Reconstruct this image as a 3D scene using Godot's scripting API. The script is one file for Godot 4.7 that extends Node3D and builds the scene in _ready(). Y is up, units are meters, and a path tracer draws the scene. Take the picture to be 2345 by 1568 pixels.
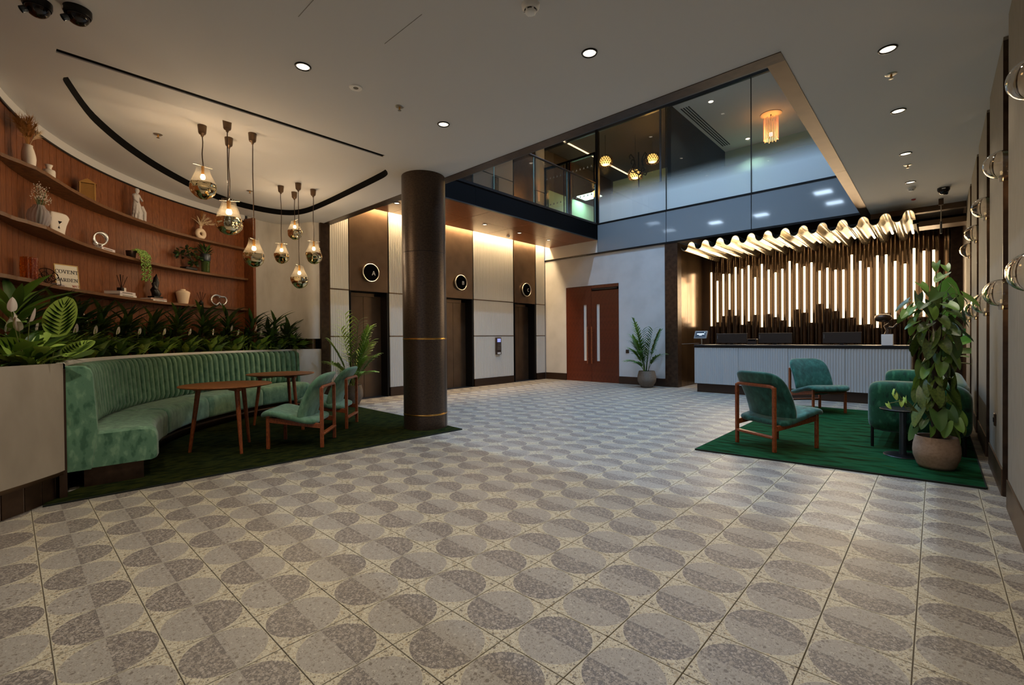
extends Node3D
# Hotel lobby: x runs along the lift wall, n (= -z) towards it, y up. Metres.
const XD := 10.62   # wall with the double doors
const NE := 8.4     # lift wall
const HC := 3.35    # main ceiling
const HS := 3.77    # timber soffit under the bridge
const HF := 4.18    # upper floor
const HU := 6.68    # upper ceiling
const NB := 6.62    # front edge of the bridge
const CW := Vector2(4.03, 4.84)   # centre of the curved timber wall
const RW := 4.168
const CB := Vector2(4.15, 4.82)   # centre of the curved banquette
const COOL := 9.5   # strength of the unseen downlights added above the opening for cool light
var M := {}
var used := {}
var rng := RandomNumberGenerator.new()

class MB:
	var v := PackedVector3Array()
	var n := PackedVector3Array()
	var t := PackedVector2Array()
	var ix := PackedInt32Array()
	func tri(a: Vector3, b: Vector3, c: Vector3, out: Vector3) -> void:
		var nn := (c - a).cross(b - a)
		if nn.length_squared() < 1e-18: return
		if nn.dot(out) < 0.0:
			var k := b; b = c; c = k; nn = -nn
		nn = nn.normalized()
		var i := v.size()
		for p in [a, b, c]:
			v.append(p); n.append(nn); t.append(Vector2(p.x + p.z, p.y))
		ix.append_array([i, i + 1, i + 2])
	func quad(a: Vector3, b: Vector3, c: Vector3, d: Vector3, out: Vector3, uv := false, flip := false) -> void:
		var nn := (c - a).cross(b - a)
		if nn.length_squared() < 1e-18: nn = (d - a).cross(c - a)
		var rev := nn.dot(out) < 0.0
		nn = (-nn if rev else nn).normalized()
		var i := v.size()
		var U := [Vector2(0, 0), Vector2(1, 0), Vector2(1, 1), Vector2(0, 1)]
		var k := 0
		for p in [a, b, c, d]:
			v.append(p); n.append(nn)
			t.append((Vector2.ONE - U[k] if flip else U[k]) if uv else Vector2(p.x + p.z, p.y))
			k += 1
		if rev: ix.append_array([i, i + 2, i + 1, i, i + 3, i + 2])
		else: ix.append_array([i, i + 1, i + 2, i, i + 2, i + 3])
	func box(c: Vector3, s: Vector3, bev := 0.0, xf := Transform3D()) -> void:
		var h := s / 2.0
		bev = minf(bev, minf(h.x, minf(h.y, h.z)) * 0.95)
		for a in 3:
			var i := (a + 1) % 3
			var j := (a + 2) % 3
			for sg in [-1.0, 1.0]:
				var q := []
				for e in [[-1, -1], [1, -1], [1, 1], [-1, 1]]:
					var p := Vector3.ZERO
					p[a] = sg * h[a]; p[i] = e[0] * (h[i] - bev); p[j] = e[1] * (h[j] - bev)
					q.append(xf * (c + p))
				var o := Vector3.ZERO
				o[a] = sg
				quad(q[0], q[1], q[2], q[3], xf.basis * o)
			if bev > 0.0:
				for si in [-1.0, 1.0]:
					for sj in [-1.0, 1.0]:
						var q := []
						for e in [[-1, 0], [1, 0], [1, 1], [-1, 1]]:
							var p := Vector3.ZERO
							p[a] = e[0] * (h[a] - bev)
							p[i] = si * (h[i] - (bev if e[1] == 1 else 0.0)); p[j] = sj * (h[j] - (0.0 if e[1] == 1 else bev))
							q.append(xf * (c + p))
						var o := Vector3.ZERO
						o[i] = si; o[j] = sj
						quad(q[0], q[1], q[2], q[3], xf.basis * o)
		if bev > 0.0:
			for sx in [-1.0, 1.0]:
				for sy in [-1.0, 1.0]:
					for sz in [-1.0, 1.0]:
						var o := Vector3(sx, sy, sz)
						var b := Vector3(bev, bev, bev)
						var p := o * h
						var q := o * (h - b)
						tri(xf * (c + Vector3(p.x, q.y, q.z)), xf * (c + Vector3(q.x, p.y, q.z)), xf * (c + Vector3(q.x, q.y, p.z)), xf.basis * o)
	func grid(P: Array, cu := false, cv := false, flip := false) -> void:
		var nu := P.size()
		var nv: int = P[0].size()
		var base := v.size()
		for i in nu:
			for j in nv:
				var i0 := (i - 1 + nu) % nu if cu else maxi(i - 1, 0)
				var i1 := (i + 1) % nu if cu else mini(i + 1, nu - 1)
				var j0 := (j - 1 + nv) % nv if cv else maxi(j - 1, 0)
				var j1 := (j + 1) % nv if cv else mini(j + 1, nv - 1)
				var du: Vector3 = P[i1][j] - P[i0][j]
				var dv: Vector3 = P[i][j1] - P[i][j0]
				var nn := dv.cross(du)
				if nn.length_squared() < 1e-16:
					var jj := j1 if j == 0 else j0
					du = P[i1][jj] - P[i0][jj]
					nn = dv.cross(du)
				nn = nn.normalized()
				if nn == Vector3.ZERO: nn = Vector3.UP
				v.append(P[i][j]); n.append(-nn if flip else nn)
				t.append(Vector2(float(i) / maxi(nu - 1, 1), float(j) / maxi(nv - 1, 1)))
		for i in (nu if cu else nu - 1):
			for j in (nv if cv else nv - 1):
				var a := base + i * nv + j
				var b := base + ((i + 1) % nu) * nv + j
				var c := base + ((i + 1) % nu) * nv + (j + 1) % nv
				var d := base + i * nv + (j + 1) % nv
				if flip: ix.append_array([a, c, b, a, d, c])
				else: ix.append_array([a, b, c, a, c, d])
	func lathe(prof: Array, seg := 24, xf := Transform3D(), flip := false) -> void:
		var P := []
		for i in seg:
			var a := TAU * i / seg
			var row := PackedVector3Array()
			for q in prof:
				row.append(xf * Vector3(q[0] * cos(a), q[1], q[0] * sin(a)))
			P.append(row)
		grid(P, true, false, flip)
	func tube(pts: Array, rad: Variant, seg := 8, caps := true) -> void:
		var P := []
		for i in seg: P.append(PackedVector3Array())
		var up := Vector3(0.13, 0.21, 0.97).normalized()
		for j in pts.size():
			var p: Vector3 = pts[j]
			var T: Vector3 = (pts[mini(j + 1, pts.size() - 1)] - pts[maxi(j - 1, 0)]).normalized()
			var N := (up - T * up.dot(T))
			if N.length() < 0.05: N = Vector3.RIGHT - T * T.x
			N = N.normalized()
			up = N
			var B := N.cross(T)
			var r: float = rad[j] if rad is Array else rad
			for i in seg:
				var a := TAU * i / seg
				P[i].append(p + (N * cos(a) + B * sin(a)) * r)
		grid(P, true, false)
		if caps:
			for e in [0, pts.size() - 1]:
				var o: Vector3 = (pts[0] - pts[1]) if e == 0 else (pts[e] - pts[e - 1])
				for i in range(1, seg - 1): tri(P[0][e], P[i][e], P[i + 1][e], o)
	func prism(poly: PackedVector2Array, y0: float, y1: float, xf := Transform3D()) -> void:
		# poly in (x, n)
		var tr := Geometry2D.triangulate_polygon(poly)
		for k in range(0, tr.size(), 3):
			var q := []
			for e in 3: q.append(poly[tr[k + e]])
			tri(xf * Vector3(q[0].x, y0, -q[0].y), xf * Vector3(q[1].x, y0, -q[1].y), xf * Vector3(q[2].x, y0, -q[2].y), xf.basis * Vector3.DOWN)
			tri(xf * Vector3(q[0].x, y1, -q[0].y), xf * Vector3(q[1].x, y1, -q[1].y), xf * Vector3(q[2].x, y1, -q[2].y), xf.basis * Vector3.UP)
		var ccw := Geometry2D.is_polygon_clockwise(poly)
		for k in poly.size():
			var a := poly[k]
			var b := poly[(k + 1) % poly.size()]
			var o := Vector2(b.y - a.y, a.x - b.x) * (-1.0 if ccw else 1.0)
			quad(xf * Vector3(a.x, y0, -a.y), xf * Vector3(b.x, y0, -b.y), xf * Vector3(b.x, y1, -b.y), xf * Vector3(a.x, y1, -a.y), xf.basis * Vector3(o.x, 0, -o.y))
	func sq(s: Vector3, ef: float, ee: float, nu: int, nv: int, f: Callable) -> void:
		# a soft slab: face in x-y with corners of exponent ef, edges of exponent ee, thickness along z; f bends it
		var P := []
		for i in nu:
			var a := TAU * i / nu
			var row := PackedVector3Array()
			var cx := signf(cos(a)) * pow(absf(cos(a)), ef)
			var cy := signf(sin(a)) * pow(absf(sin(a)), ef)
			for j in nv + 1:
				var w := -PI / 2 + PI * j / nv
				var ce := pow(maxf(cos(w), 1e-5), ee)
				row.append(f.call(Vector3(s.x / 2 * cx * ce, s.y / 2 * cy * ce, s.z / 2 * signf(sin(w)) * pow(absf(sin(w)), ee))))
			P.append(row)
		grid(P, true, false, true)
	func mesh() -> ArrayMesh:
		var a := []
		a.resize(Mesh.ARRAY_MAX)
		a[Mesh.ARRAY_VERTEX] = v
		a[Mesh.ARRAY_NORMAL] = n
		a[Mesh.ARRAY_TEX_UV] = t
		a[Mesh.ARRAY_INDEX] = ix
		var m := ArrayMesh.new()
		m.add_surface_from_arrays(Mesh.PRIMITIVE_TRIANGLES, a)
		return m

func V(x: float, n: float, y: float) -> Vector3: return Vector3(x, y, -n)
func arcw(deg: float, r: float, y: float) -> Vector3:   # a point round the timber wall's centre
	return Vector3(CW.x - r * cos(deg_to_rad(deg)), y, -(CW.y + r * sin(deg_to_rad(deg))))
func arcb(deg: float, r: float, y: float) -> Vector3:   # the same round the banquette's centre
	return Vector3(CB.x - r * cos(deg_to_rad(deg)), y, -(CB.y + r * sin(deg_to_rad(deg))))
func numbered(called: String) -> String:
	var k: int = used.get(called, -1) + 1
	used[called] = k
	return called if k == 0 else "%s_%03d" % [called, k]
func put(b: MB, called: String, m: Material, parent: Node3D = null) -> MeshInstance3D:
	return put_mesh(b.mesh(), called, m, parent)
func put_mesh(me: Mesh, called: String, m: Material, parent: Node3D = null) -> MeshInstance3D:
	var o := MeshInstance3D.new()
	o.mesh = me
	o.material_override = m
	o.name = called if parent else numbered(called)
	(parent if parent else self).add_child(o, true)
	return o
func tag(o: Node, label: String, category: String, group := "") -> Node:
	o.set_meta("label", label)
	o.set_meta("category", category)
	if group: o.set_meta("group", group)
	return o
func thing(called: String, label: String, category: String, at := Vector3.ZERO, turn := 0.0, group := "") -> Node3D:
	var o := Node3D.new()
	o.name = numbered(called)
	add_child(o)
	o.position = at
	o.rotation.y = turn
	tag(o, label, category, group)
	return o
func structure(called: String) -> Node3D:
	var o := Node3D.new()
	o.name = called
	add_child(o)
	o.set_meta("kind", "structure")
	return o
func bx(x0: float, x1: float, n0: float, n1: float, y0: float, y1: float, bev := 0.0) -> MB:
	var b := MB.new()
	b.box(Vector3((x0 + x1) / 2, (y0 + y1) / 2, -(n0 + n1) / 2), Vector3(absf(x1 - x0), absf(y1 - y0), absf(n1 - n0)), bev)
	return b
func mk(key: String, c: Color, rough := 0.6, metal := 0.0, spec := 0.5) -> StandardMaterial3D:
	var m := StandardMaterial3D.new()
	m.albedo_color = c
	m.roughness = rough
	m.metallic = metal
	m.metallic_specular = spec
	m.resource_name = key
	M[key] = m
	return m
func rgb(r: float, g: float, b: float, a := 255.0) -> Color: return Color(r / 255, g / 255, b / 255, a / 255)
func ntex(sd: int, freq: float, cols: Array, octs := 4, size := 512) -> NoiseTexture2D:
	var f := FastNoiseLite.new()
	f.seed = sd
	f.noise_type = FastNoiseLite.TYPE_SIMPLEX_SMOOTH
	f.frequency = freq
	f.fractal_octaves = octs
	var t := NoiseTexture2D.new()
	t.width = size
	t.height = size
	t.seamless = true
	t.noise = f
	var g := Gradient.new()
	var off := PackedFloat32Array()
	var cc := PackedColorArray()
	for i in cols.size():
		off.append(float(i) / (cols.size() - 1)); cc.append(cols[i])
	g.offsets = off
	g.colors = cc
	t.color_ramp = g
	return t
func btex(sd: int, freq: float, strength := 4.0, size := 512) -> NoiseTexture2D:
	var f := FastNoiseLite.new()
	f.seed = sd
	f.frequency = freq
	f.fractal_octaves = 3
	var t := NoiseTexture2D.new()
	t.width = size
	t.height = size
	t.seamless = true
	t.noise = f
	t.as_normal_map = true
	t.bump_strength = strength
	return t
func tri_tex(m: StandardMaterial3D, t: Texture2D, scale: Vector3, world := true) -> StandardMaterial3D:
	m.albedo_texture = t
	m.uv1_triplanar = true
	m.uv1_world_triplanar = world
	m.uv1_scale = scale
	return m
func glow(key: String, c: Color, e: float) -> StandardMaterial3D:
	var m := mk(key, Color(0.9, 0.9, 0.9), 0.5)
	m.emission_enabled = true
	m.emission = c
	m.emission_energy_multiplier = e
	return m
func pane(key: String, c: Color, rough := 0.0) -> StandardMaterial3D:
	var m := mk(key, c, rough)
	m.transparency = BaseMaterial3D.TRANSPARENCY_ALPHA
	return m
func spot(parent: Node3D, at: Vector3, dir: Vector3, e: float, angle: float, c: Color, size := 0.04) -> void:
	var l := SpotLight3D.new()
	l.name = "light"
	parent.add_child(l, true)
	l.position = at
	l.basis = Basis.looking_at(dir, Vector3.UP if absf(dir.normalized().y) < 0.9 else Vector3.RIGHT)
	l.light_energy = e
	l.spot_angle = angle
	l.spot_angle_attenuation = 0.8
	l.spot_range = 30.0
	l.spot_attenuation = 2.0
	l.light_color = c
	l.light_size = size
	l.shadow_enabled = true
func omni(parent: Node3D, at: Vector3, e: float, c: Color, size := 0.03) -> void:
	var l := OmniLight3D.new()
	l.name = "light"
	parent.add_child(l, true)
	l.position = at
	l.light_energy = e
	l.omni_range = 30.0
	l.omni_attenuation = 2.0
	l.light_color = c
	l.light_size = size
	l.shadow_enabled = true
func area(parent: Node3D, at: Vector3, dir: Vector3, w: float, h: float, e: float, c: Color) -> void:
	var l := AreaLight3D.new()
	l.name = "light"
	parent.add_child(l, true)
	l.position = at
	l.basis = Basis.looking_at(dir, Vector3.UP if absf(dir.normalized().y) < 0.9 else Vector3.BACK)
	l.area_size = Vector2(w, h)
	l.area_normalize_energy = true
	l.light_energy = e
	l.area_range = 30.0
	l.light_color = c
	l.shadow_enabled = true

func _ready() -> void:
	rng.seed = 7
	var cam := Camera3D.new()
	cam.name = "camera"
	add_child(cam)
	cam.fov = 72.954
	cam.near = 0.05
	cam.far = 100.0
	cam.transform = Transform3D(Basis(Vector3(0.675565, -0.008426, 0.737252), Vector3(0.012638, 0.99992, -0.000153), Vector3(-0.737192, 0.009421, 0.675618)).orthonormalized(), Vector3(0, 1.19, 0))
	cam.current = true
	var sky := ProceduralSkyMaterial.new()          # an even overcast sky
	sky.sky_top_color = rgb(178, 196, 222)
	sky.sky_horizon_color = rgb(196, 206, 222)
	sky.ground_bottom_color = rgb(90, 88, 84)
	sky.ground_horizon_color = rgb(120, 118, 114)
	sky.sky_energy_multiplier = 1.0
	var env := Environment.new()
	env.background_mode = Environment.BG_SKY
	env.sky = Sky.new()
	env.sky.sky_material = sky
	env.tonemap_mode = Environment.TONE_MAPPER_LINEAR
	env.tonemap_exposure = 0.95
	env.sdfgi_enabled = true
	env.ssao_enabled = true
	env.ssil_enabled = true
	var we := WorldEnvironment.new()
	we.name = "surroundings"
	we.environment = env
	add_child(we)
	materials()
	build_floor()
	build_ceiling()
	build_lift_wall()
	build_door_wall()
	build_bridge()
	build_upstairs()
	build_reception_niche()
	build_right_wall()
	build_left_wall()
	build_entrance()
	build_column()
	build_banquette()
	build_furniture_left()
	build_furniture_right()
	build_desk()
	build_tubes()
	build_pendants()
	build_ceiling_fittings()
	build_palms()
	build_climber()
	build_planting()
	build_shelf_things()

func terrazzo(sd: int) -> ImageTexture:
	# one 300 mm tile: cream ground, a flush disc split into a dark and a grey half, stone chips in all three mixes
	var r := RandomNumberGenerator.new()
	r.seed = sd
	var S := 512
	var d := PackedByteArray()
	d.resize(S * S * 3)
	var ground := [Vector3(172, 164, 144), Vector3(142, 136, 126), Vector3(98, 91, 86)]
	var zone := PackedByteArray()
	zone.resize(S * S)
	for y in S:
		for x in S:
			var k := y * S + x
			var dx := (x + 0.5) / S - 0.5
			var dy := (y + 0.5) / S - 0.5
			var z := 0
			if dx * dx + dy * dy < 0.2465: z = 2 if dx < 0.0 else 1
			zone[k] = z
			var j := (r.randf() - 0.5) * 12.0
			for c in 3: d[k * 3 + c] = int(clampf(ground[z][c] + j, 0, 255))
	for q in 3400:
		var cx := r.randf() * S
		var cy := r.randf() * S
		var z := zone[int(cy) * S + int(cx)]
		if z == 1 and r.randf() < 0.5: continue
		var big := r.randf()
		var ra := (2.0 + r.randf() * 4.0) if big < 0.9 else (6.0 + r.randf() * 9.0)
		if z == 2 and big > 0.8: ra = 6.0 + r.randf() * 10.0
		var rb := ra * (0.35 + r.randf() * 0.5)
		var an := r.randf() * PI
		var col: Vector3
		if z == 2: col = Vector3(136, 128, 117) + Vector3.ONE * (r.randf() * 40 - 20)
		elif z == 1: col = [Vector3(124, 116, 105), Vector3(160, 153, 141), Vector3(104, 95, 86)][r.randi() % 3]
		else: col = [Vector3(146, 136, 112), Vector3(104, 95, 82), Vector3(184, 176, 152), Vector3(158, 144, 118)][r.randi() % 4]
		var e := 0.25 + r.randf() * 0.35
		for y in range(maxi(0, int(cy - ra)), mini(S, int(cy + ra) + 1)):
			for x in range(maxi(0, int(cx - ra)), mini(S, int(cx + ra) + 1)):
				var k := y * S + x
				if zone[k] != z: continue
				var ux := ((x - cx) * cos(an) + (y - cy) * sin(an)) / ra
				var uy := (-(x - cx) * sin(an) + (y - cy) * cos(an)) / rb
				if absf(ux) + absf(uy) < 1.3 and ux * ux + uy * uy < 1.0 and absf(ux + e * uy) < 0.85:
					for c in 3: d[k * 3 + c] = int(clampf(col[c], 0, 255))
	var im := Image.create_from_data(S, S, false, Image.FORMAT_RGB8, d)
	return ImageTexture.create_from_image(im)

func velvet(key: String, dark: Color, mid: Color, light: Color, sd: int) -> void:
	var m := mk(key, Color.WHITE, 0.75, 0.0, 0.3)
	tri_tex(m, ntex(sd, 0.02, [dark, dark, mid, mid, light, light], 5), Vector3(1.1, 0.55, 1.1))
	m.rim_enabled = true
	m.rim = 0.6
	m.rim_tint = 0.7

func wood(key: String, a: Color, b: Color, c: Color, sd: int, scale: Vector3, rough := 0.42, world := true) -> void:
	var m := mk(key, Color.WHITE, rough, 0.0, 0.4)
	tri_tex(m, ntex(sd, 0.02, [a, b, c, b, a, b, c], 5), scale, world)

func materials() -> void:
	for i in 3:
		var m := mk("terrazzo_%d" % i, Color.WHITE, 0.42, 0.0, 0.4)
		m.albedo_texture = terrazzo(40 + i)
	mk("grout", rgb(92, 82, 66), 0.9)
	mk("ceiling_paint", rgb(206, 204, 202), 0.9, 0.0, 0.2)
	tri_tex(mk("plaster_white", Color.WHITE, 0.85, 0.0, 0.25), ntex(3, 0.006, [rgb(178, 176, 172), rgb(188, 186, 182), rgb(194, 192, 188)]), Vector3(0.4, 0.4, 0.4))
	tri_tex(mk("plaster_dimmed", Color.WHITE, 0.85, 0.0, 0.25), ntex(4, 0.008, [rgb(136, 126, 113), rgb(150, 140, 126), rgb(160, 150, 135), rgb(146, 136, 122)], 5), Vector3(0.7, 0.25, 0.7))  # darker copy of the plaster, vignette dimming put into its colour
	tri_tex(mk("plaster_grey", Color.WHITE, 0.8, 0.0, 0.25), ntex(6, 0.008, [rgb(182, 174, 162), rgb(198, 191, 180), rgb(208, 202, 192), rgb(194, 187, 175)], 5), Vector3(0.7, 0.25, 0.7))
	tri_tex(mk("plaster_trowel", Color.WHITE, 0.75, 0.0, 0.3), ntex(5, 0.012, [rgb(126, 117, 104), rgb(142, 133, 119), rgb(136, 127, 113), rgb(152, 143, 128)], 5), Vector3(1.6, 0.3, 1.6))
	wood("wall_wood_a", rgb(96, 52, 26), rgb(122, 68, 35), rgb(138, 82, 44), 11, Vector3(9, 0.6, 9))
	wood("wall_wood_b", rgb(93, 50, 25), rgb(118, 65, 33), rgb(134, 79, 42), 12, Vector3(9, 0.6, 9))
	wood("wall_wood_c", rgb(99, 54, 27), rgb(125, 71, 37), rgb(141, 85, 46), 13, Vector3(9, 0.6, 9))
	wood("shelf_wood", rgb(86, 54, 28), rgb(108, 70, 37), rgb(122, 82, 46), 14, Vector3(1.2, 9, 1.2), 0.45)
	wood("soffit_wood", rgb(104, 50, 24), rgb(124, 62, 30), rgb(138, 72, 36), 15, Vector3(0.8, 6, 5), 0.3)
	wood("door_wood", rgb(70, 29, 14), rgb(86, 37, 19), rgb(97, 45, 25), 16, Vector3(9, 0.7, 9), 0.35)
	wood("chair_wood", rgb(110, 54, 26), rgb(138, 70, 35), rgb(156, 86, 46), 17, Vector3(7, 1.5, 7), 0.35)
	wood("table_wood", rgb(112, 64, 32), rgb(138, 82, 42), rgb(156, 98, 54), 18, Vector3(1.2, 5, 9), 0.35)
	tri_tex(mk("bronze", Color.WHITE, 0.42, 0.75, 0.5), ntex(21, 0.01, [rgb(96, 76, 58), rgb(106, 84, 64), rgb(112, 90, 69)]), Vector3(0.5, 0.5, 0.5))
	tri_tex(mk("bronze_dark", Color.WHITE, 0.34, 0.7, 0.5), ntex(22, 0.02, [rgb(58, 44, 35), rgb(74, 57, 45), rgb(86, 66, 52)], 5), Vector3(0.8, 0.8, 0.8))
	tri_tex(mk("bronze_column", Color.WHITE, 0.36, 0.55, 0.5), ntex(23, 0.05, [rgb(52, 42, 34), rgb(68, 54, 44), rgb(82, 66, 52), rgb(64, 51, 42)], 4), Vector3(1.4, 1.4, 1.4))
	tri_tex(mk("bronze_mirror", Color.WHITE, 0.22, 0.85, 0.5), ntex(24, 0.008, [rgb(92, 72, 52), rgb(114, 90, 66), rgb(126, 100, 74)], 4), Vector3(0.5, 0.2, 0.5))
	mk("skirting", rgb(62, 45, 34), 0.4, 0.5)
	mk("black_metal", rgb(22, 20, 20), 0.35, 0.4)
	mk("black_matt", rgb(9, 8, 8), 0.8, 0.0, 0.15)
	mk("fascia_black", rgb(11, 10, 10), 0.7, 0.0, 0.15)
	mk("steel_dark", rgb(70, 74, 80), 0.35, 0.7)
	mk("brass", rgb(214, 160, 84), 0.25, 1.0)
	mk("steel_light", rgb(196, 190, 180), 0.35, 0.9)
	mk("ribbed", rgb(206, 201, 190), 0.7)
	mk("desk_ribbed", rgb(170, 168, 164), 0.65)
	mk("panel_light", rgb(200, 196, 186), 0.6)
	mk("gold_sheet", rgb(216, 203, 178), 0.18, 1.0)
	mk("flute_metal", rgb(118, 96, 74), 0.26, 0.9)
	mk("white_paint", rgb(232, 228, 222), 0.6)
	mk("chrome", rgb(236, 234, 232), 0.22, 1.0)
	mk("spandrel_glass", rgb(128, 132, 134), 0.06, 0.0, 0.55)
	var sg: StandardMaterial3D = M.spandrel_glass
	sg.clearcoat_enabled = true
	sg.clearcoat = 0.6
	sg.clearcoat_roughness = 0.03
	pane("clear_glass", Color(0.75, 0.86, 0.84, 0.006))
	var gg := pane("globe_glass", Color(1.0, 0.98, 0.95, 0.0))
	gg.refraction_enabled = true
	gg.refraction_scale = 0.045
	pane("smoke_glass", Color(0.8, 0.74, 0.62, 0.025))
	var ag := pane("amber_glass", Color(0.75, 0.36, 0.08, 0.12), 0.04)
	ag.refraction_enabled = true
	ag.refraction_scale = 0.05
	pane("rib_glass", Color(0.74, 0.71, 0.72, 0.55), 0.05)
	pane("green_glass", Color(0.1, 0.3, 0.05, 0.6), 0.05)
	var mg := mk("mirror_gold", rgb(238, 218, 174), 0.07, 1.0)
	mg.rim_enabled = false
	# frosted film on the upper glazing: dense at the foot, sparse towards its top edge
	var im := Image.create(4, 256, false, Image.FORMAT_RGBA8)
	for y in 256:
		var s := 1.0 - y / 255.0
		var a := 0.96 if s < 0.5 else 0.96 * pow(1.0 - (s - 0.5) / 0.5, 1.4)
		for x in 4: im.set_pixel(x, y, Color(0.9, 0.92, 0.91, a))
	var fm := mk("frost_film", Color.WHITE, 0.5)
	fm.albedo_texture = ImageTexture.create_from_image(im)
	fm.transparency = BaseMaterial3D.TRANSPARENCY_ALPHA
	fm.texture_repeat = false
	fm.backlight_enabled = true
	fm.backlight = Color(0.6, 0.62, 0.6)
	velvet("velvet_warm_lit", rgb(62, 100, 76), rgb(92, 131, 103), rgb(120, 156, 124), 31)  # left-hand seating: the paler tone of warm light is put into this colour
	velvet("velvet_cool_lit", rgb(12, 46, 38), rgb(26, 80, 67), rgb(58, 112, 98), 32)  # right-hand chairs: deeper copy, their cooler light put into the colour
	velvet("velvet_sofa", rgb(10, 42, 26), rgb(22, 78, 48), rgb(58, 116, 80), 33)
	tri_tex(mk("rug_moss", Color.WHITE, 1.0, 0.0, 0.1), ntex(34, 0.02, [rgb(14, 18, 8), rgb(22, 29, 13), rgb(40, 43, 16), rgb(20, 27, 13)], 5), Vector3(0.5, 1, 1.1))
	tri_tex(mk("rug_green", Color.WHITE, 1.0, 0.0, 0.1), ntex(35, 0.009, [rgb(10, 19, 8), rgb(20, 38, 17), rgb(17, 52, 29), rgb(25, 68, 40), rgb(22, 57, 31), rgb(34, 47, 17)], 6), Vector3(1.5, 1, 0.4))
	mk("rug_edge", rgb(14, 22, 14), 0.95)
	tri_tex(mk("pot_clay", Color.WHITE, 0.75), ntex(36, 0.02, [rgb(134, 106, 84), rgb(158, 128, 104), rgb(170, 140, 116)]), Vector3(3, 3, 3))
	tri_tex(mk("pot_taupe", Color.WHITE, 0.75), ntex(37, 0.02, [rgb(92, 80, 68), rgb(110, 97, 84), rgb(122, 108, 94)]), Vector3(3, 3, 3))
	mk("soil", rgb(24, 18, 13), 1.0)
	for g in [["leaf_dark", rgb(24, 42, 24)], ["leaf_deep", rgb(58, 90, 38)], ["leaf_mid", rgb(106, 142, 56)], ["leaf_bright", rgb(156, 184, 82)], ["leaf_palm", rgb(44, 92, 34)], ["leaf_lime", rgb(150, 168, 62)], ["leaf_paddle", rgb(44, 116, 26)]]:
		var m := mk(g[0], g[1], 0.38, 0.0, 0.5)
		m.backlight_enabled = true
		m.backlight = Color(0.25, 0.3, 0.1)
	tri_tex(mk("leaf_climber", Color.WHITE, 0.36), ntex(38, 0.02, [rgb(40, 58, 18), rgb(62, 82, 28), rgb(94, 112, 44), rgb(54, 58, 22)]), Vector3(4, 4, 4))
	mk("spathe", rgb(226, 214, 200), 0.5)
	mk("leaf_vein", rgb(64, 96, 30), 0.45)
	mk("stem", rgb(98, 104, 46), 0.6)
	mk("bark", rgb(62, 44, 26), 0.9)
	mk("pampas", rgb(176, 128, 72), 0.95)
	mk("pampas_pale", rgb(214, 190, 156), 0.95)
	mk("ceramic", rgb(226, 216, 204), 0.65)
	mk("ceramic_cream", rgb(232, 208, 178), 0.7)
	mk("rattan", rgb(186, 140, 74), 0.7)
	mk("stone_white", rgb(206, 200, 196), 0.6)
	mk("book_pale", rgb(222, 212, 214), 0.6)
	mk("book_white", rgb(236, 232, 228), 0.6)
	mk("book_rose", rgb(198, 160, 146), 0.6)
	mk("sign_plate", rgb(236, 230, 214), 0.5)
	mk("sign_edge", rgb(206, 172, 104), 0.6)
	mk("ink", rgb(16, 15, 15), 0.6)
	mk("ink_red", rgb(176, 60, 40), 0.6)
	mk("teal_wall", rgb(150, 178, 160), 0.8)
	mk("brown_ceiling", rgb(50, 36, 19), 0.7)
	mk("green_lamp", rgb(20, 160, 60), 0.5)
	mk("monitor_shell", rgb(58, 46, 38), 0.4, 0.2)
	mk("grey_plastic", rgb(108, 100, 92), 0.5)
	mk("red_plastic", rgb(150, 30, 24), 0.5)
	mk("crimson", rgb(150, 30, 40), 0.6)
	glow("glow_downlight", Color(1.0, 0.93, 0.82), 2.4)
	glow("glow_tube", Color(1.0, 0.9, 0.74), 1.9)
	glow("glow_bulb", Color(1.0, 0.86, 0.6), 5.0)
	glow("glow_cove", Color(1.0, 0.86, 0.66), 2.2)
	glow("glow_amber", Color(1.0, 0.42, 0.1), 0.5)
	glow("glow_globe", Color(1.0, 0.8, 0.4), 1.3)
	glow("glow_small", Color(1.0, 0.85, 0.6), 0.3)
	glow("glow_screen", Color(0.25, 0.4, 0.9), 0.7)
	glow("glow_screen_text", Color(0.85, 0.9, 1.0), 1.2)
	glow("glow_cool", Color(0.86, 0.94, 1.0), 2.0)
	glow("glow_panel", Color(0.85, 1.0, 0.9), 2.2)

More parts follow.
